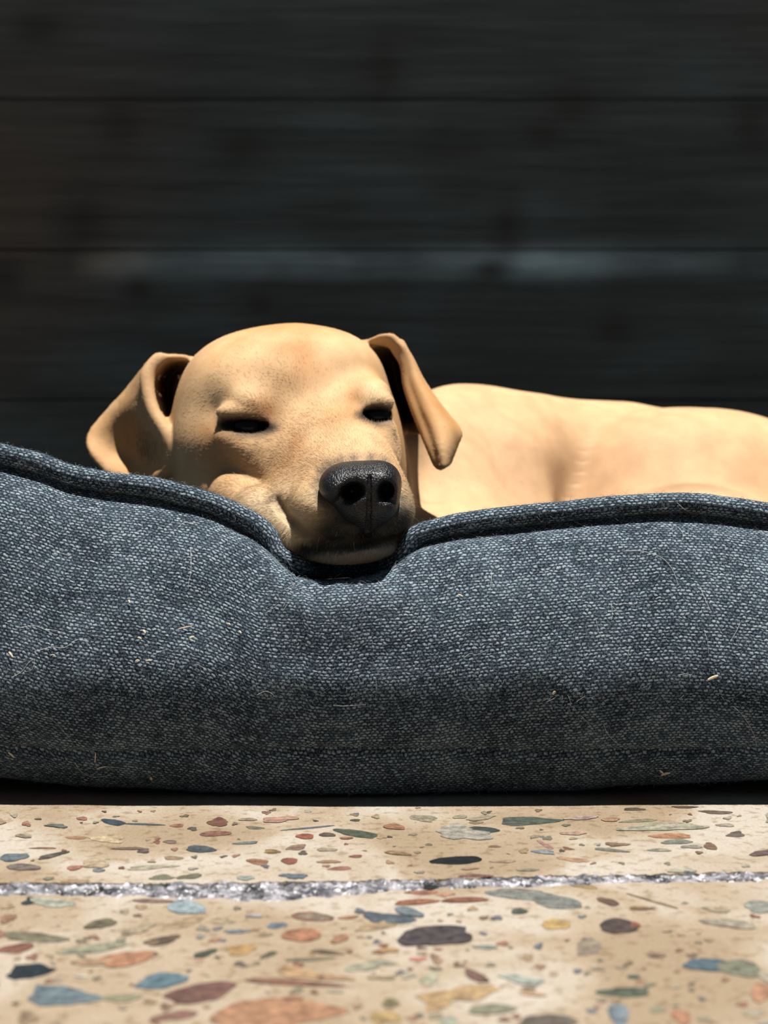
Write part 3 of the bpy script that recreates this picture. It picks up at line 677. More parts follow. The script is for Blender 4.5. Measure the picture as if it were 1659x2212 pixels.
# --- folds, mouth line, eyelids (carved where the surface lies)
def crease(pts, r, k, depth=0.0, n=26):
    q = catmull([fd.surf(*p) for p in pts], n); q[:, 1] += depth
    return q, r, k
cuts = [crease([(596,1078),(612,1104),(636,1128),(664,1150),(700,1168)], .0011, .0028),
        crease([(655,1180),(700,1184),(745,1180),(790,1171),(835,1163),(864,1155)], .0016, .0022),
        crease([(795,1140),(794,1155),(793,1168)], .0009, .002)]
for q, r, k in cuts:
    for a, b in zip(q[:-1], q[1:]): fd.cap(a, b, r, r, k, sub=True)
eyeL = fd.surf(535, 921); eyeR = fd.surf(811, 898)
def eye_socket(c, pxw, pxh, roll, yaw, R, back):
    s = c[1] / F
    # lids swell
    fd.ell(c + np.array([0, .006, .0062]), (pxw * s * .62, .008, .0046), Rr(roll, yaw), .006)
    fd.ell(c + np.array([0, .006, -.0062]), (pxw * s * .60, .008, .0044), Rr(roll, yaw), .006)
    fd.ell(c, (pxw * s * .5, .0085, pxh * s * .5), Rr(roll, yaw), .0015, sub=True)
eye_socket(eyeL, 116, 33, 4, 12, 0, 0); eye_socket(eyeR, 64, 32, -3, -18, 0, 0)
# --- coarse texture of loose skin
# keep the nose seat clear
V, Q = fd.mesh(2)
dog = mesh_np('dog', V, Q, M_skin)
tag(dog, 'golden tan short-haired dog dozing with its chin on the blue bolster', 'dog')
V = np.zeros(len(dog.data.vertices) * 3, np.float32); dog.data.vertices.foreach_get('co', V); V = V.reshape(-1, 3).astype(float)

# --- coat colour: a property of the animal, by place on its body
S = lambda px, py: fd.surf(px, py)
def coat(p):
    base = np.array(lin('dfb88a')) * np.ones((len(p), 1))
    tb = np.clip((p[:, 2] - (CH + (HY - 745) * .79 / F)) / .008, 0, 1)[:, None] * (p[:, 0:1] < .02) * .55
    base = base * (1 - tb) + np.array(lin('cd9150')) * tb
    n = noise3(p, 60, 21) * .5 + noise3(p, 140, 22) * .5
    base = base * (1 + .07 * n)[:, None]
    mo = (np.clip(noise3(p, 42, 25) + .5 * noise3(p, 95, 26), 0, 1) * .42 * (p[:, 1] < .84))[:, None]
    base = base * (1 - mo) + np.array(lin('c48d52')) * mo
    def blob(c, r, col, a):
        nonlocal base
        c = np.array(c); g = a * np.exp(-(((p - c) / r) ** 2).sum(1)); g = np.clip(g, 0, 1)[:, None]
        base = base * (1 - g) + np.array(col) * g
    pale = lin('e8cfa4'); cream = lin('e6d2b0'); red = lin('b5763c'); dk = lin('15120f'); grey = lin('6f6a60')
    blob(P(1020, 1060, .87), (.06, .06, .05), lin('dfb48e'), .75); blob(P(1450, 1020, .9), (.1, .06, .05), lin('dcae84'), .7)
    blob(S(560, 1105), (.020, .02, .012), cream, .7); blob(S(620, 1140), (.02, .02, .010), cream, .7)
    blob(S(660, 1090), (.014, .02, .010), pale, .5); blob(S(885, 1105), (.008, .02, .012), cream, .7)
    blob(S(500, 850), (.02, .02, .02), pale, .3); blob(S(800, 845), (.008, .02, .006), pale, .5)
    blob(S(655, 770), (.007, .03, .013), red, .55); blob(S(640, 960), (.006, .02, .008), red, .5); blob(S(625,750), (.010,.03,.005), red, .4)
    blob(S(578, 885), (.007, .02, .008), lin('a4672f'), .7); blob(S(765, 862), (.006, .02, .009), red, .6); blob(S(450, 935), (.009,.02,.006), red, .5)
    blob(S(480, 990), (.014, .02, .022), lin('a8763f'), .5); blob(P(300, 930, .79), (.035, .03, .04), lin('b98850'), .6)
    blob(P(940, 900, .76), (.022, .02, .05), lin('c98f50'), .7)
    # greyed lips and chin
    dg = lin('2a2926')
    for q in ((870,1120,.7),(880,1112,.3),(850,1130,.9),(835,1138,.9),(875,1140,.9),(780,1150,.9),(815,1150,.9),(710,1125,.45),(730,1125,.5),(700,1150,.5),(720,1155,.7),(750,1150,.8),(705,1172,.6),(735,1160,.8),(765,1155,.8),(800,1155,.8),(830,1148,.85),(858,1140,.8),(868,1134,.6),(725,1140,.45),(748,1135,.6),(845,1122,.6),(865,1120,.4)):
        blob(S(q[0], q[1]), (.0068, .012, .0052), lin('2e2c29'), q[2] * 1.1)
    for x in range(655, 875, 16): blob(S(x, 1190 - max(0, x - 780) * .22), (.0050, .010, .0030), dg, .95)
    for x in range(690, 866, 16): blob(S(x, 1209 - (x - 690) * .05 - max(0, x - 780) * .25), (.0048, .012, .0024), lin('bdb9ad'), .9)
    for q in ((693,1062),(698,1078),(708,1092),(722,1104),(738,1114),(752,1128),(770,1140),(822,1134),(842,1118),(856,1098),(862,1075),(690,1040),(697,1020),(712,1008),(735,998),(765,992),(800,990),(830,998)): blob(S(*q), (.0030, .01, .0030), lin('4c4a45'), .75)
    # dark lip line, lid rims
    for q, r, k in cuts[1:]:
        for c in q[::2]: blob(c, (.0032, .006, .0016), dk, .9)
    for c in cuts[0][0][::2]: blob(c, (.0022, .006, .0014), lin('5a3420'), .5)
    for (c, wpx) in ((eyeL, 58), (eyeR, 34)):
        for t in np.linspace(-1, 1, 11):
            q = c + np.array([t * wpx * c[1] / F, 0, -.0012 * t * (1 if c is eyeL else -1)])
            blob(q, (.0036, .014, .0046 - .0022 * abs(t)), lin('0a0806'), 1.15)
            blob(q - np.array([0, 0, .0045]), (.004, .01, .0018), lin('8f7a6c'), .15)
    # ear interiors
    for c in ((352, 850, .815), (358, 890, .815), (348, 815, .81)): blob(P(*c), (.010, .016, .012), lin('7a4c2c'), .8)
    for c in ((852, 800, .815), (862, 850, .82), (880, 890, .818), (890, 925, .81)): blob(P(*c), (.010, .018, .012), lin('6e4630'), .8)
    return base * .48
set_col(dog, coat(V) * .93)

# --- nose
fn = Field(np.arange(-.032, .0125, .00034), np.arange(.608, .662, .00040), np.arange(.108, .1555, .00034))
def EN(*a, **k): E(*a, f=fn, **k)
EN(728, 1050, .640, 38, 35, .0200, k=.006, roll=-8)
EN(830, 1052, .636, 32, 42, .0190, k=.006)
EN(785, 1034, .642, 64, 37, .0215, k=.010)
EN(775, 1070, .640, 52, 34, .0190, k=.006)
EN(797, 1094, .638, 42, 42, .0155, k=.006)
EN(775, 1100, .640, 36, 28, .0150, k=.006)
EN(828, 1092, .637, 26, 30, .0150, k=.006)
EN(794, 1132, .640, 12, 24, .0100, k=.006)
EN(760, 1063, .619, 26, 19, .0160, k=.003, sub=True, roll=-25)
fn.cap(P(758, 1068, .620), P(728, 1088, .626), .0027, .0012, .002, sub=True)
EN(834, 1061, .617, 18, 22, .0150, k=.003, sub=True)
fn.cap(P(838, 1068, .618), P(853, 1083, .624), .0018, .0008, .002, sub=True)
ng = catmull([fn.surf(x, y) for x, y in ((798, 1030), (797, 1055), (797, 1080), (797, 1105), (796, 1130), (794, 1150))], 20)
for i, (a, b) in enumerate(zip(ng[:-1], ng[1:])): fn.cap(a, b, .0003 + .0004 * i / 20, .0003 + .0004 * (i + 1) / 20, .0012, sub=True)
Vn, Qn = fn.mesh(1)
nose = mesh_np('nose', Vn, Qn, M_nose, dog); nose['label'] = 'black leathery nose'

# --- eyes
def eye(c, R, off, name='eye'):
    bm = bmesh.new(); bmesh.ops.create_uvsphere(bm, u_segments=40, v_segments=28, radius=R)
    for v in bm.verts:      # cornea bulge towards the front
        if v.co.y < -R * .8: v.co.y -= (abs(v.co.y) - R * .8) * .25
    me = bpy.data.meshes.new(name); bm.to_mesh(me); bm.free()
    for p in me.polygons: p.use_smooth = True
    o = bpy.data.objects.new(name, me); C.objects.link(o); me.materials.append(M_eye); o.parent = dog
    o.location = tuple(c + np.array(off))
    o['label'] = 'dark half-closed eye'
eye(eyeL, .0112, (.0004, .0128, .0002)); eye(eyeR, .0092, (-.001, .0108, .0002))

# --- fur as hair curves
def build_fur():
    me = dog.data
    q = np.zeros(len(me.polygons) * 4, np.int32); me.loops.foreach_get('vertex_index', q); q = q.reshape(-1, 4)
    nv = np.zeros(len(me.vertices) * 3, np.float32); me.vertices.foreach_get('normal', nv); nv = nv.reshape(-1, 3)
    a = np.linalg.norm(np.cross(V[q[:, 2]] - V[q[:, 0]], V[q[:, 3]] - V[q[:, 1]]), axis=1) * .5
    cen = V[q].mean(1); nrm = nv[q].mean(1)
    tow = np.array([0, 0, CH + .02]) - cen; tow /= np.linalg.norm(tow, axis=1)[:, None]
    vis = (nrm * tow).sum(1) > -0.35
    head = np.clip((.045 - cen[:, 0]) / .02, 0, 1) * np.clip((.84 - cen[:, 1]) / .02, 0, 1)
    muz = np.clip((.725 - cen[:, 1]) / .03, 0, 1)
    dens = (0.10 + 0.75 * head + 1.2 * muz) * vis * (cen[:, 2] > .075) 
    w_ = a * dens; N = 300000
    fi = rng.choice(len(q), N, p=w_ / w_.sum())
    u = rng.random((N, 1)); v = rng.random((N, 1))
    W = [(1 - u) * (1 - v), u * (1 - v), u * v, (1 - u) * v]
    p = sum(W[i] * V[q[fi, i]] for i in range(4)); n = sum(W[i] * nv[q[fi, i]] for i in range(4))
    n /= np.linalg.norm(n, axis=1)[:, None] + 1e-9
    # drop hairs inside the nose or over the open eyes
    keep = fn.sample(p) > -.0006
    inb = (p[:, 0] > fn.x[0]) & (p[:, 0] < fn.x[-1]) & (p[:, 1] > fn.y[0]) & (p[:, 1] < fn.y[-1]) & (p[:, 2] > fn.z[0]) & (p[:, 2] < fn.z[-1])
    keep |= ~inb
    for c_ in ((352,850,.815),(362,890,.815),(360,810,.81),(372,930,.805),(852,800,.825),(862,850,.83),(880,890,.828),(895,925,.82)):
        keep &= (((p - P(*c_)) / np.array([.011, .022, .014])) ** 2).sum(1) > 1
    for c, wpx in ((eyeL, 56), (eyeR, 32)):
        dd = (p - c); s_ = wpx * c[1] / F
        keep &= ~((np.abs(dd[:, 0]) < s_) & (np.abs(dd[:, 2]) < .0030 * np.sqrt(np.clip(1 - (dd[:, 0] / s_) ** 2, 0, 1)) + .0006) & (np.abs(dd[:, 1]) < .012))
    p, n, fi = p[keep], n[keep], fi[keep]; N = len(p)
    nt = P(785, 1040, .615)
    fl1 = p - nt; fl1 /= np.linalg.norm(fl1, axis=1)[:, None]
    fl2 = np.tile(np.array([[1., .3, -.25]]), (N, 1))
    wb = np.clip((p[:, 0] - .02) / .03, 0, 1)[:, None] * np.clip((p[:, 1] - .79) / .02, 0, 1)[:, None]
    chin = np.clip((CH + (HY - 1150) * .66 / F - p[:, 2]) / .003, 0, 1)[:, None] * np.clip((.70 - p[:, 1]) / .02, 0, 1)[:, None]
    fl3 = np.tile(np.array([[-.15, -.1, -1.0]]), (N, 1)); 
    fdir = fl1 * (1 - wb) + fl2 * wb; fdir = fdir * (1 - chin) + fl3 * chin
    sw = np.stack([noise3(p, 90, 31 + i) for i in range(3)], -1) * .35
    fdir = fdir + sw
    fdir -= n * (fdir * n).sum(1)[:, None]; fdir /= np.linalg.norm(fdir, axis=1)[:, None] + 1e-9
    jit = rng.normal(0, .12, (N, 3)); fdir = fdir + jit; fdir /= np.linalg.norm(fdir, axis=1)[:, None]
    mz = np.clip((.725 - p[:, 1]) / .03, 0, 1)
    L = (.0030 - .0002 * (1 - mz)) * rng.uniform(.6, 1.2, N)
    lift = (rng.uniform(.06, .24, N)) * (1 - .6 * np.clip((p[:, 1] - .69) / .06, 0, 1)) + .15 * chin[:, 0]
    L = L * (1 - .42 * np.clip((p[:, 1] - .70) / .05, 0, 1))
    k = 4; pts = np.zeros((N, k, 3))
    for i in range(k):
        t = i / (k - 1)
        pts[:, i] = p - n * .0002 + fdir * (L * t)[:, None] + n * (L * (lift * t - .14 * t * t * lift * 2))[:, None]
    rad = np.zeros((N, k)); far = np.clip((p[:, 1] - .70) / .12, 0, 1)
    r0 = .000044 + .00003 * far
    for i in range(k): rad[:, i] = r0 * (1 - .85 * (i / (k - 1)) ** 1.5)
    col = coat(p) * rng.normal(1.10, .11, (N, 1)).clip(.7, 1.45)
    pale_ = (rng.random(N) < .12)[:, None]
    dark_ = (col.mean(1) < .08)[:, None]
    col = np.where(pale_ & ~dark_, col * .6 + np.array(lin('f0dfc0')) * .26, col)
    col = np.where(pale_ & dark_, col * .6 + np.array(lin('a8a498')) * .26, col)
    hc = bpy.data.hair_curves.new('fur'); hc.add_curves([k] * N)
    hc.attributes['position'].data.foreach_set('vector', pts.astype(np.float32).ravel())
    ra = hc.attributes.get('radius') or hc.attributes.new('radius', 'FLOAT', 'POINT')
    ra.data.foreach_set('value', rad.astype(np.float32).ravel())
    ca = hc.attributes.new('col', 'FLOAT_COLOR', 'CURVE')
    cc = np.ones((N, 4), np.float32); cc[:, :3] = col.clip(0, 1); ca.data.foreach_set('color', cc.ravel())
    o = bpy.data.objects.new('fur', hc); C.objects.link(o); hc.materials.append(M_hair); o.parent = dog
    o['kind'] = 'stuff'
if FUR: build_fur()

# --- whiskers
def tube(name, pts, r0, r1, mat, parent=None, n=6):
    pts = np.asarray(pts, float); k = len(pts); T = np.gradient(pts, axis=0); T /= np.linalg.norm(T, axis=1)[:, None] + 1e-12
    up = np.array([.13, .2, 1.0]); Vv = []
    for i in range(k):
        a = np.cross(T[i], up); a /= np.linalg.norm(a) + 1e-9; b = np.cross(T[i], a)
        r = r0 + (r1 - r0) * i / (k - 1)
        for j in range(n):
            an = 2 * math.pi * j / n; Vv.append(pts[i] + r * (math.cos(an) * a + math.sin(an) * b))
    Fq = np.array([(i * n + j, i * n + (j + 1) % n, (i + 1) * n + (j + 1) % n, (i + 1) * n + j) for i in range(k - 1) for j in range(n)])
    return mesh_np(name, Vv, Fq, mat, parent)
WH = [((595, 1066), (560, 1050, .700), (520, 1056, .690), .8), ((600, 1078), (565, 1072, .700), (520, 1082, .69), .7), ((592, 1090), (560, 1088, .70), (510, 1092, .69), .7),
      ((606, 1100), (570, 1098, .70), (530, 1110, .69), .6), ((612, 1112), (590, 1116, .69), (560, 1130, .68), .6), ((640, 1120), (625, 1126, .68), (600, 1140, .67), .6),
      ((885, 1085), (893, 1078, .655), (905, 1082, .65), .6), ((888, 1095), (898, 1092, .655), (912, 1098, .65), .6), ((880, 1110), (892, 1116, .655), (906, 1126, .65), .6),
      ((728, 1148), (727, 1154, .640), (724, 1160, .638), 1.5), ((690, 1160), (686, 1176, .650), (684, 1192, .648), .8), ((764, 1170), (765, 1182, .642), (768, 1190, .640), .8)]
for i, (a, b, c, r) in enumerate(WH):
    p0 = fd.surf(*a); p1 = P(b[0], b[1], min(b[2], p0[1] - .002)); p2 = P(c[0], c[1], min(c[2], p0[1] - .004))
    tube('whisker', catmull([p0, p1, p2], 12), .00007 * r * 1.2, .00002, M_whisk if i < 9 else M_pale, dog)

# ------------------------------------------------------------------ dog bed
bed = bpy.data.objects.new('dog_bed', None); C.objects.link(bed); bed.location = (0.03, .94, 0)
tag(bed, 'navy blue woven dog bed with a thick piped bolster on the stone floor', 'dog bed')
def adopt(o): o.parent = bed; o.matrix_parent_inverse = Matrix.Translation((-0.03, -.94, 0))

PX = [-300, -120, 0, 97, 143, 236, 320, 422, 464, 548, 590, 612, 636, 665, 700, 760, 815, 845, 868, 890, 909, 992, 1111, 1266, 1421, 1525, 1659, 1850, 2100]
PY = [960, 955, 977, 1004, 1024, 1041, 1051, 1073, 1087, 1128, 1160, 1190, 1215, 1230, 1236, 1234, 1222, 1203, 1180, 1160, 1148, 1129, 1117, 1099, 1086, 1091, 1107, 1130, 1140]
YP = .651
pxx = (np.array(PX) - 829.5) * YP / F; pzz = CH + (HY - np.array(PY)) * YP / F
def smooth_interp(x, xs, ys):
    # monotone-ish smooth interpolation: average of shifted linear ones
    r = 0
    for o in np.linspace(-.0035, .0035, 9): r = r + np.interp(x + o, xs, ys)
    return r / 9
X0, X1, Yf, Yb, RC = -.36, .43, .687, 1.20, .13
def ring():
    """centreline of the bolster as points, outward normals and crest heights"""
    P_ = []; 
    front = np.concatenate([np.linspace(X0 + RC, -.185, 18, endpoint=False), np.linspace(-.185, .185, 330, endpoint=False), np.linspace(.185, X1 - RC, 18)])
    for x in front: P_.append((x, Yf, 0, -1))
    for cx, cy, a0 in ((X1 - RC, Yf + RC, -90), (X1 - RC, Yb - RC, 0), (X0 + RC, Yb - RC, 90), (X0 + RC, Yf + RC, 180)):
        for a in np.linspace(a0, a0 + 90, 14)[1:(-1 if a0 == 180 else None)]:
            r = math.radians(a); P_.append((cx + RC * math.cos(r), cy + RC * math.sin(r), math.cos(r), math.sin(r)))
    return np.array(P_)
R_ = ring(); NS = len(R_)
isf = (R_[:, 3] < -.99)
Hc = np.where(R_[:, 1] < Yf + .01, smooth_interp(R_[:, 0], pxx, pzz), 0.0)
hr = Hc[isf][-1]; hl = Hc[isf][0]
for i in range(NS):
    if not isf[i]:
        x, y = R_[i, 0], R_[i, 1]
        back = np.clip((y - Yf) / .3, 0, 1); side = hr + (hl - hr) * np.clip((X1 - x) / (X1 - X0), 0, 1)
        Hc[i] = side * (1 - back) + .112 * back
seg = np.linalg.norm(np.diff(np.vstack([R_[:, :2], R_[:1, :2]]), axis=0), axis=1)
SU = np.concatenate([[0], np.cumsum(seg)])
def profile(H, nT=170):
    a = H - .060; dn = float(np.clip((.117 - H) / .018, 0, 1))
    pts = [(-.030, .004), (-.052, .020), (-.060, .050), (-.052, .060 + .45 * a), (-.025, .060 + .80 * a), (.008, H - .013), (.0285, H - .0040), (.036, H - .0065),
           (.047 + .006 * dn, .060 + (.80 + .13 * dn) * a), (.058 + .006 * dn, .060 + (.50 + .22 * dn) * a), (.0652, .060 + .12 * a), (.0662, .053), (.0620, .036), (.0540, .020), (.046, .008), (.038, .0015), (.02, .001)]
    return catmull(pts, nT)
NT_ = 170
Vb = np.zeros((NS, NT_, 3)); UVb = np.zeros((NS, NT_, 2)); q0 = int((7 / 16) * NT_)
for i in range(NS):
    pr = profile(Hc[i]); x, y, nx_, ny_ = R_[i]
    bow = .006 * math.exp(-(x / .12) ** 2) - .003 if isf[i] else -.003
    frac = np.clip(pr[:, 0] / .07, 0, 1)
    q = pr[:, 0] + bow * frac
    Vb[i, :, 0] = x + nx_ * q; Vb[i, :, 1] = y + ny_ * q; Vb[i, :, 2] = pr[:, 1] + (.0075 * min(1.3, (x / .17) ** 2) * np.clip((.05 - pr[:, 1]) / .05, 0, 1) * (pr[:, 0] > 0) if isf[i] else 0)
    al = np.concatenate([[0], np.cumsum(np.linalg.norm(np.diff(pr, axis=0), axis=1))])
    UVb[i, :, 1] = al - al[q0]; UVb[i, :, 0] = SU[i]
# normals for soft lumps, seams and creases
Tu = np.gradient(Vb, axis=0); Tv = np.gradient(Vb, axis=1); Nb = np.cross(Tu, Tv); Nb /= np.linalg.norm(Nb, axis=2)[..., None] + 1e-9
sgn = np.sign((Nb[:, 110] * np.stack([R_[:, 2], R_[:, 3], R_[:, 2] * 0], -1)).sum(1).mean()); Nb *= sgn
fr = np.clip((np.arange(NT_) - q0) / 12, 0, 1)[None]
lump = .0022 * noise3(Vb, 17, 41) + .0009 * noise3(Vb, 48, 42)
pp = P(640, 1236, .640)
ang = np.arctan2(Vb[..., 2] - pp[2], Vb[..., 0] - pp[0]); rd = np.hypot(Vb[..., 0] - pp[0], Vb[..., 2] - pp[2])
lump += -.0030 * np.exp(-((ang + 1.45) / .45) ** 2) * np.exp(-(rd / .009) ** 2)
lump += -.0016 * np.exp(-((ang + .75) / .25) ** 2) * np.exp(-((rd - .010) / .012) ** 2)
seamz = .0225 + .002 * noise3(Vb, 30, 44)
groove = -.0022 * np.exp(-((Vb[..., 2] - seamz) / .0016) ** 2) * (Vb[..., 2] < .04)
Vb = Vb + Nb * ((lump + groove) * fr)[..., None]
# the dog presses the bolster down wherever it touches
flat = Vb.reshape(-1, 3); inb = (flat[:, 0] > fd.x[0]) & (flat[:, 0] < fd.x[-1]) & (flat[:, 1] > fd.y[0]) & (flat[:, 1] < fd.y[-1]) & (flat[:, 2] > fd.z[0]) & (flat[:, 2] < fd.z[-1])
for _ in range(60):
    s_ = fd.sample(flat); m = inb & (s_ < .0018) & ((flat[:, 1] > .672) | (np.abs(flat[:, 0] + .017) < .034))
    if not m.any(): break
    flat[m, 2] -= .0015; flat[:, 2] = np.maximum(flat[:, 2], .002)
    inb = inb & (flat[:, 2] > fd.z[0])
Vb = flat.reshape(NS, NT_, 3)
idx = np.arange(NS * NT_).reshape(NS, NT_); nxt = np.roll(idx, -1, 0)
qd = np.stack([idx[:, :-1], idx[:, 1:], nxt[:, 1:], nxt[:, :-1]], -1).reshape(-1, 4)
qb = qd.copy()
bol = mesh_np('bolster', Vb.reshape(-1, 3), qd[:, ::-1] if sgn > 0 else qd, M_weave)
uvl = bol.data.uv_layers.new(name='UVMap'); li = np.zeros(len(bol.data.loops), np.int32); bol.data.loops.foreach_get('vertex_index', li)
uvv = UVb.reshape(-1, 2)[li]; pid = np.repeat(np.arange(len(li) // 4), 4)
last = uvv[:, 0].reshape(-1, 4); mx = last.max(1, keepdims=True); last = np.where(mx - last > SU[-1] * .5, last + SU[-1], last); uvv[:, 0] = last.ravel()
uvl.data.foreach_set('uv', uvv.astype(np.float32).ravel())
adopt(bol)

# piping cord along the crest
npn = 28; rp = .0046
pc = np.stack([R_[:, 0] + R_[:, 2] * .0355, R_[:, 1] + R_[:, 3] * (.0355), Hc], -1)
pc[:, 1] -= np.where(isf, .006 * np.exp(-(R_[:, 0] / .12) ** 2) * .5 - .0015, 0)
pc[:, 1] += np.where(isf, .022 * np.exp(-((R_[:, 0] + .0155) / .019) ** 4), 0)
pc[:, 2] += .0006 * noise3(pc, 60, 51)
s_ = fd.sample(pc); inp = (pc[:, 0] > fd.x[0]) & (pc[:, 0] < fd.x[-1])
for _ in range(40):
    s_ = fd.sample(pc); m = inp & (s_ < rp * .8) & (pc[:, 1] < .72)
    if not m.any(): break
    pc[m, 2] -= .001
kern = np.array([1, 2, 3, 2, 1]) / 9.; pz = np.concatenate([pc[-2:, 2], pc[:, 2], pc[:2, 2]]); pc[:, 2] = np.convolve(pz, kern, 'valid')
T = np.roll(pc, -1, 0) - np.roll(pc, 1, 0); T /= np.linalg.norm(T, axis=1)[:, None]
Ap = np.cross(T, np.array([0, 0, 1.])); Ap /= np.linalg.norm(Ap, axis=1)[:, None]; Bp = np.cross(Ap, T)
an = np.linspace(0, 2 * math.pi, npn + 1)
rr = rp * (1 + .05 * noise3(pc * 1.0, 120, 52))
Vp = pc[:, None] + rr[:, None, None] * (np.cos(an)[None, :, None] * Ap[:, None] + np.sin(an)[None, :, None] * Bp[:, None])
idx = np.arange(NS * (npn + 1)).reshape(NS, npn + 1); nxt = np.roll(idx, -1, 0)
qd = np.stack([idx[:, :-1], nxt[:, :-1], nxt[:, 1:], idx[:, 1:]], -1).reshape(-1, 4)
qd_p = qd.copy()
pip = mesh_np('piping', Vp.reshape(-1, 3), qd, M_pweave)
Lp = np.concatenate([[0], np.cumsum(np.linalg.norm(np.diff(pc, axis=0), axis=1))])
UVp = np.zeros((NS, npn + 1, 2)); UVp[..., 0] = Lp[:, None]; UVp[..., 1] = (an * rp)[None]
uvl = pip.data.uv_layers.new(name='UVMap'); li = np.zeros(len(pip.data.loops), np.int32); pip.data.loops.foreach_get('vertex_index', li)
uvv = UVp.reshape(-1, 2)[li]; last = uvv[:, 0].reshape(-1, 4); mx = last.max(1, keepdims=True); uvv[:, 0] = np.where(mx - last > .5, last + Lp[-1], last).ravel()
uvl.data.foreach_set('uv', uvv.astype(np.float32).ravel()); adopt(pip)
pip['label'] = 'corded piping along the bolster crest'

# padded sleeping cushion inside the ring, pressed by the dog
gx = np.linspace(X0 + .03, X1 - .03, 110); gy = np.linspace(Yf + .02, Yb - .03, 80)
GX, GY = np.meshgrid(gx, gy, indexing='ij'); e = np.minimum(np.minimum(GX - gx[0], gx[-1] - GX), np.minimum(GY - gy[0], gy[-1] - GY))
top = .012 + .034 * np.sqrt(np.clip(e / .05, 0, 1)) + .002 * noise3(np.stack([GX, GY, GX * 0], -1), 14, 61)
cp = np.stack([GX, GY, top], -1).reshape(-1, 3)
for _ in range(30):
    m = (fd.sample(cp) < .001) & (cp[:, 0] > fd.x[0]) & (cp[:, 0] < fd.x[-1]) & (cp[:, 2] > fd.z[0])
    if not m.any(): break
    cp[m, 2] -= .001
bt = cp.copy(); bt[:, 2] = .003
idx = np.arange(110 * 80).reshape(110, 80); nn = 110 * 80
qd = [np.stack([idx[:-1, :-1], idx[1:, :-1], idx[1:, 1:], idx[:-1, 1:]], -1).reshape(-1, 4)]; qd.append(qd[0][:, ::-1] + nn)
for A_, B_ in ((idx[:-1, 0], idx[1:, 0]), (idx[1:, -1], idx[:-1, -1]), (idx[0, 1:], idx[0, :-1]), (idx[-1, :-1], idx[-1, 1:])): qd.append(np.stack([A_, A_ + nn, B_ + nn, B_], -1))
cus = mesh_np('cushion', np.vstack([cp, bt]), np.vstack(qd), M_weave)
uvl = cus.data.uv_layers.new(name='UVMap'); li = np.zeros(len(cus.data.loops), np.int32); cus.data.loops.foreach_get('vertex_index', li)
uvl.data.foreach_set('uv', np.vstack([cp, bt])[li][:, :2].astype(np.float32).ravel()); adopt(cus)

# ------------------------------------------------------------------ shed hairs and straw caught on the bolster
bpy.context.view_layer.update()
bvs = [BVHTree.FromPolygons(Vb.reshape(-1, 3).tolist(), qb.tolist()), BVHTree.FromPolygons(Vp.reshape(-1, 3).tolist(), qd_p.tolist())]
def on_bed(px, py, off=.0005):
    o = Vector((0, 0, CH)); d = Vector(((px - 829.5) / F, 1, (HY - py) / F)).normalized(); best = None
    for b in bvs:
        h = b.ray_cast(o, d)
        if h[0] is not None and (best is None or h[3] < best[3]): best = h
    if best is None: return None
    n = best[1]
    if n.dot(d) > 0: n = -n
    return np.array(best[0] + n * off)
def shed(pts, r=.00008, off=.0006, mat=None):
    q = [on_bed(x, y, off) for x, y in pts]
    if any(v is None for v in q): return None
    o = tube('shed_hair', catmull(q, 4 * len(q) + 2), r, r * .5, mat or M_pale, n=5); return o
special = [
 ([(412,1184),(413,1215),(412,1240),(408,1258),(407,1272)], 'long straight pale dog hair standing upright on the left of the bolster'),
 ([(44,1356),(75,1352),(97,1360),(120,1372)], 'pale arched dog hair at the left edge of the bolster'),
 ([(75,1408),(110,1398),(140,1399),(165,1383),(185,1385),(198,1402)], 'longest wavy pale dog hair near the left edge of the bolster'),
 ([(28,1462),(48,1450),(62,1432),(75,1424),(70,1445),(50,1452)], 'tangled looping pale dog hair at the far left of the bolster'),
 ([(163,1645),(172,1660),(188,1672),(205,1676),(228,1674),(240,1668)], 'curved pale dog hair low on the left of the bolster'),
 ([(1462,1086),(1480,1100),(1496,1112),(1507,1122)], 'straight pale dog hair lying across the piping on the right'),
 ([(1347,1192),(1380,1191),(1408,1197),(1432,1208),(1450,1228),(1460,1250),(1465,1266)], 'long arching pale dog hair below the crest on the right'),
 ([(1584,1525),(1600,1540),(1618,1565),(1630,1590),(1634,1608)], 'curved pale dog hair in the shaded lower right of the bolster'),
 ([(1303,1563),(1312,1583),(1325,1598),(1338,1606)], 'curved pale dog hair in the dark lower middle right of the bolster'),
 ([(1511,1268),(1520,1290),(1530,1312),(1536,1322)], 'kinked pale dog hair at the right below the long arching hair'),
 ([(1598,1345),(1592,1360),(1584,1374),(1576,1386)], 'short slanting pale dog hair near the right edge'),
 ([(430,1566),(448,1570),(476,1573)], 'thin pale dog hair in the dark band left of centre'),
 ([(1062,1235),(1061,1255),(1059,1272)], 'short upright pale dog hair right of centre')]
for pts, lab in special:
    o = shed(pts)
    if o: tag(o, lab, 'hair', 'pale dog hairs on the bolster')
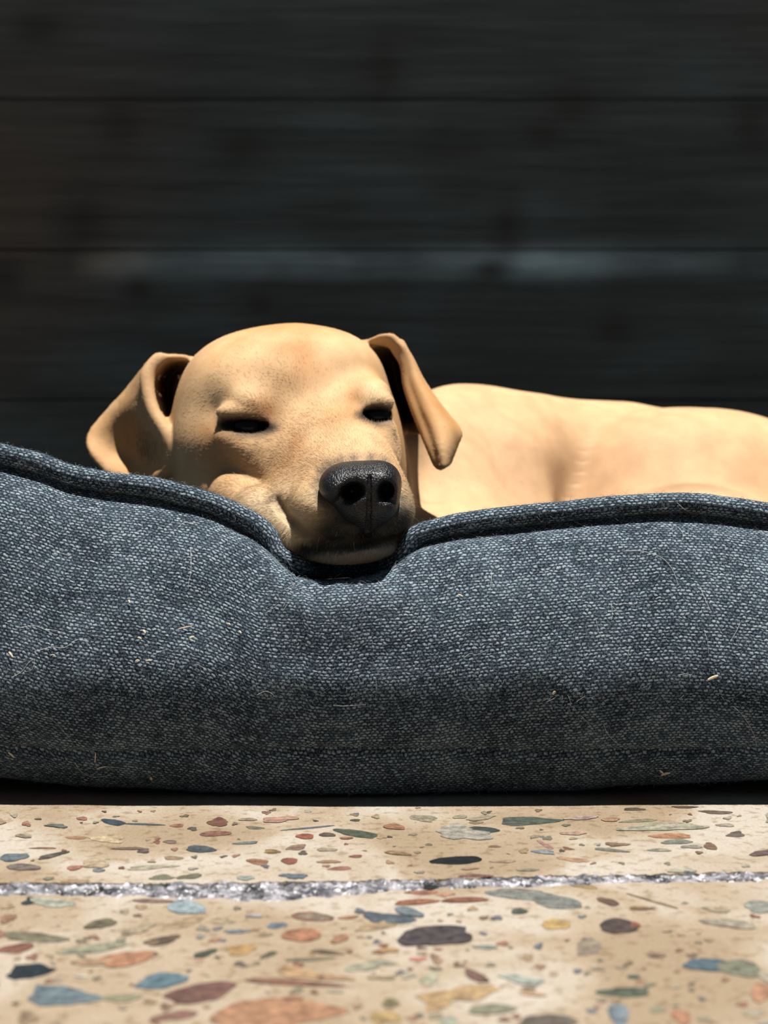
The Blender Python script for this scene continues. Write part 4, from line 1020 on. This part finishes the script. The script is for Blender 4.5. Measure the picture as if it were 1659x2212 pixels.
minor = [[(575,1325),(600,1308)],[(613,1310),(622,1292)],[(385,1140),(398,1131),(412,1133)],[(405,1131),(430,1132)],[(600,1185),(618,1207),(631,1228)],[(640,1250),(655,1237),(665,1230)],[(643,1240),(668,1228),(686,1226)],
 [(615,1275),(625,1268),(636,1262)],[(612,1320),(622,1305),(628,1296)],[(1001,1422),(1015,1412),(1030,1414),(1056,1402)],[(1320,1305),(1322,1325),(1320,1340)],[(1318,1307),(1330,1318),(1338,1330)],[(1330,1306),(1350,1305),(1370,1308)],
 [(1287,1340),(1290,1355),(1293,1365)],[(1292,1373),(1305,1372),(1320,1373)],[(1360,1395),(1357,1410),(1355,1426)],[(1520,1360),(1528,1390),(1530,1412)],[(1240,1128),(1256,1136),(1270,1142)],[(1177,1125),(1178,1138),(1172,1146)],
 [(1010,1155),(1025,1158),(1042,1164)],[(1465,1457),(1480,1455),(1495,1457)],[(1245,1515),(1255,1508),(1263,1503)],[(1226,1500),(1232,1520),(1222,1545)],[(1464,1140),(1475,1155),(1473,1170)],[(1590,1265),(1600,1269),(1610,1270)],
 [(1625,1355),(1640,1355),(1655,1360)],[(812,1466),(813,1490),(811,1508)],[(720,1522),(745,1524),(790,1521)],[(812,1182+70),(822,1262),(830,1274)],[(200,1373),(218,1375),(222,1377)],[(100,1360),(120,1362),(135,1367)],[(115,1193),(135,1196),(155,1203)],
 [(370,1452),(376,1438),(381,1424)],[(330,1414),(345,1408),(365,1402)],[(425,1434),(436,1440),(447,1446)],[(108,1550),(128,1566),(158,1602)],[(556,1500),(575,1492),(592,1502),(580,1508)],[(610,1516),(602,1532),(612,1544)],[(563,1646),(570,1652),(574,1656)],
 [(215,1655),(243,1656),(272,1658)],[(1200,1682),(1215,1690),(1225,1694)],[(1405,1667),(1420,1674),(1436,1672)],[(1255,1545),(1270,1560),(1290,1590)],[(1180,1515),(1192,1510),(1200,1505)]]
used = {}
for pts in minor:
    o = shed(pts, .00006)
    if not o: continue
    a, b = pts[0], pts[-1]; mx_, my_ = (a[0] + b[0]) / 2, (a[1] + b[1]) / 2
    dx, dy = b[0] - a[0], b[1] - a[1]; slope = abs(dy) / (abs(dx) + .01)
    how = 'upright' if slope > 2.5 else ('level' if slope < .3 else ('rising' if dx * dy < 0 else 'falling'))
    size = 'tiny' if math.hypot(dx, dy) < 24 else ('short' if math.hypot(dx, dy) < 42 else 'longish')
    hz = ['at the far left', 'on the left', 'left of centre', 'near the middle', 'right of centre', 'on the right', 'at the far right'][min(6, int(mx_ / 237))]
    vt = 'just under the piping' if my_ < 1190 else ('on the lit upper slope' if my_ < 1300 else ('at mid height' if my_ < 1400 else ('above the shaded band' if my_ < 1480 else ('in the shaded band' if my_ < 1600 else 'near the bottom seam'))))
    lab = '%s %s pale hair %s of the bolster %s' % (size, how, hz, vt)
    lab = lab.replace('rising pale', 'rising').replace('falling pale', 'falling').replace('near the middle of the bolster', 'in the middle of the bolster').replace('centre of the bolster', 'centre on the bolster')
    if len(lab.split()) > 13: lab = lab.replace(' of the bolster', '').replace(' on the bolster', '')
    used[lab] = used.get(lab, 0) + 1
    if used[lab] == 2: lab += ', beside its match'
    if used[lab.replace(', beside its match', '')] == 3: lab += ', third there'
    tag(o, lab, 'hair', 'fine short shed hairs on the bolster')
def fleck(x, y, L, wd, rot):
    c, s_ = math.cos(math.radians(rot)), -math.sin(math.radians(rot))
    a = on_bed(x - L / 2 * c, y - L / 2 * s_, .0009); b = on_bed(x + L / 2 * c, y + L / 2 * s_, .0011)
    if a is None or b is None: return
    t = np.linspace(0, 1, 6)[:, None]; q = a + (b - a) * t + np.array([0, 0, .00015]) * np.sin(t * 3)
    s = wd * .645 / F / 2; n = 6; Vv = []
    T = (b - a) / np.linalg.norm(b - a); A_ = np.cross(T, [0, 1, 0]); A_ /= np.linalg.norm(A_); B_ = np.cross(T, A_)
    for i, p in enumerate(q):
        k = .45 + .55 * math.sin(math.pi * (i + .6) / 6.2)
        for j in range(n):
            an = 2 * math.pi * j / n; Vv.append(p + A_ * s * k * math.cos(an) + B_ * s * .45 * k * math.sin(an))
    Fq = [tuple((i * n + j, i * n + (j + 1) % n, (i + 1) * n + (j + 1) % n, (i + 1) * n + j)) for i in range(5) for j in range(n)] + [tuple(range(n))[::-1], tuple(5 * n + j for j in range(n))]
    return mesh_np('straw_fleck', Vv, Fq, M_straw, smooth=False)
for x, y, L, wd, r, lab in [(312,1365,9,5,-50,'broad cream straw fleck left of centre'),(302,1379,9,4,-25,'cream straw chip just below the broad fleck'),(400,1357,32,2.5,12,'long thin brown straw lying above the left flecks'),
    (415,1378,11,4.5,20,'plump straw chip right of the left cluster'),(25,1414,14,4.5,-50,'cream straw fleck at the far left edge'),(1539,1463,24,6,22,'large golden straw chip on the right of the bolster'),
    (1196,1495,9,5,55,'small brown straw chip above the shaded band on the right'),(1437,1668,20,5,15,'ragged tan straw bit low on the right of the bolster'),(1428,1664,10,4,-40,'small tan straw piece touching the ragged bit low right'),
    (25,1628,15,4,-35,'cream straw fleck low at the left edge'),(207,1635,18,2.5,85,'thin upright straw low on the left'),(220,1655,22,2.5,15,'slanting straw low on the left beside the curved hair'),
    (298,1427,9,3.5,0,'left one of two short straws lying in line'),(322,1427,13,3,0,'right one of two short straws lying in line'),(280,1300,7,4,-70,'tiny white fleck at mid height on the left'),(495,1349,7,4,-25,'tiny cream fleck left of centre on the bolster'),
    (994,1288,12,3.5,-25,'small cream straw chip right of centre below the chin'),(519,1366,7,3.5,-55,'tiny cream fleck furthest right of the left cluster'),(327,1678,6,5,-70,'tiny white fleck near the bottom of the bolster'),(115,1415,10,2,5,'tiny pale splinter beside the wavy hair')]:
    o = fleck(x, y, L, wd, r)
    if o: tag(o, lab, 'straw', 'straw flecks on the bolster')

# fuzz of loose yarn fibres over the front of the bolster (uncountable)
def fuzz():
    N = 26000
    ii = rng.integers(20, 340, N); 
    jj = rng.integers(q0 - 3, 158, N)
    fi = rng.random((N, 1)); fj = rng.random((N, 1))
    p = Vb[ii, jj] * (1 - fi) * (1 - fj) + Vb[ii + 1, jj] * fi * (1 - fj) + Vb[ii, jj + 1] * (1 - fi) * fj + Vb[ii + 1, jj + 1] * fi * fj
    n = Nb[ii, jj]
    # piping too
    Np = 5000; a = rng.integers(20, 340, Np); b = rng.integers(0, npn, Np)
    pn = (Vp[a, b] - pc[a]); pn /= np.linalg.norm(pn, axis=1)[:, None]
    p = np.vstack([p, Vp[a, b]]); n = np.vstack([n, pn]); N = len(p)
    d = rng.normal(0, 1, (N, 3)); d -= n * (d * n).sum(1)[:, None] * .8; d /= np.linalg.norm(d, axis=1)[:, None]
    L = rng.gamma(2.0, .0005, N).clip(.0004, .0045); bend = rng.normal(0, .5, (N, 3))
    k = 4; pts = np.zeros((N, k, 3))
    for i in range(k):
        t = i / (k - 1); pts[:, i] = p + n * .0001 + (d * t + bend * t * t * .6) * L[:, None] + n * (L * .35 * math.sin(t * 3.0))[:, None]
    hc = bpy.data.hair_curves.new('yarn_fuzz'); hc.add_curves([k] * N)
    hc.attributes['position'].data.foreach_set('vector', pts.astype(np.float32).ravel())
    ra = hc.attributes.get('radius') or hc.attributes.new('radius', 'FLOAT', 'POINT')
    ra.data.foreach_set('value', np.repeat(rng.uniform(.00002, .00004, N)[:, None], k, 1).astype(np.float32).ravel())
    ca = hc.attributes.new('col', 'FLOAT_COLOR', 'CURVE'); g = rng.uniform(.04, .20, (N, 1))
    cc = np.ones((N, 4), np.float32); cc[:, :3] = g * np.array([[.84, 1.0, 1.12]]); ca.data.foreach_set('color', cc.ravel())
    o = bpy.data.objects.new('yarn_fuzz', hc); C.objects.link(o); hc.materials.append(M_hair); o['kind'] = 'stuff'; adopt(o)
fuzz()
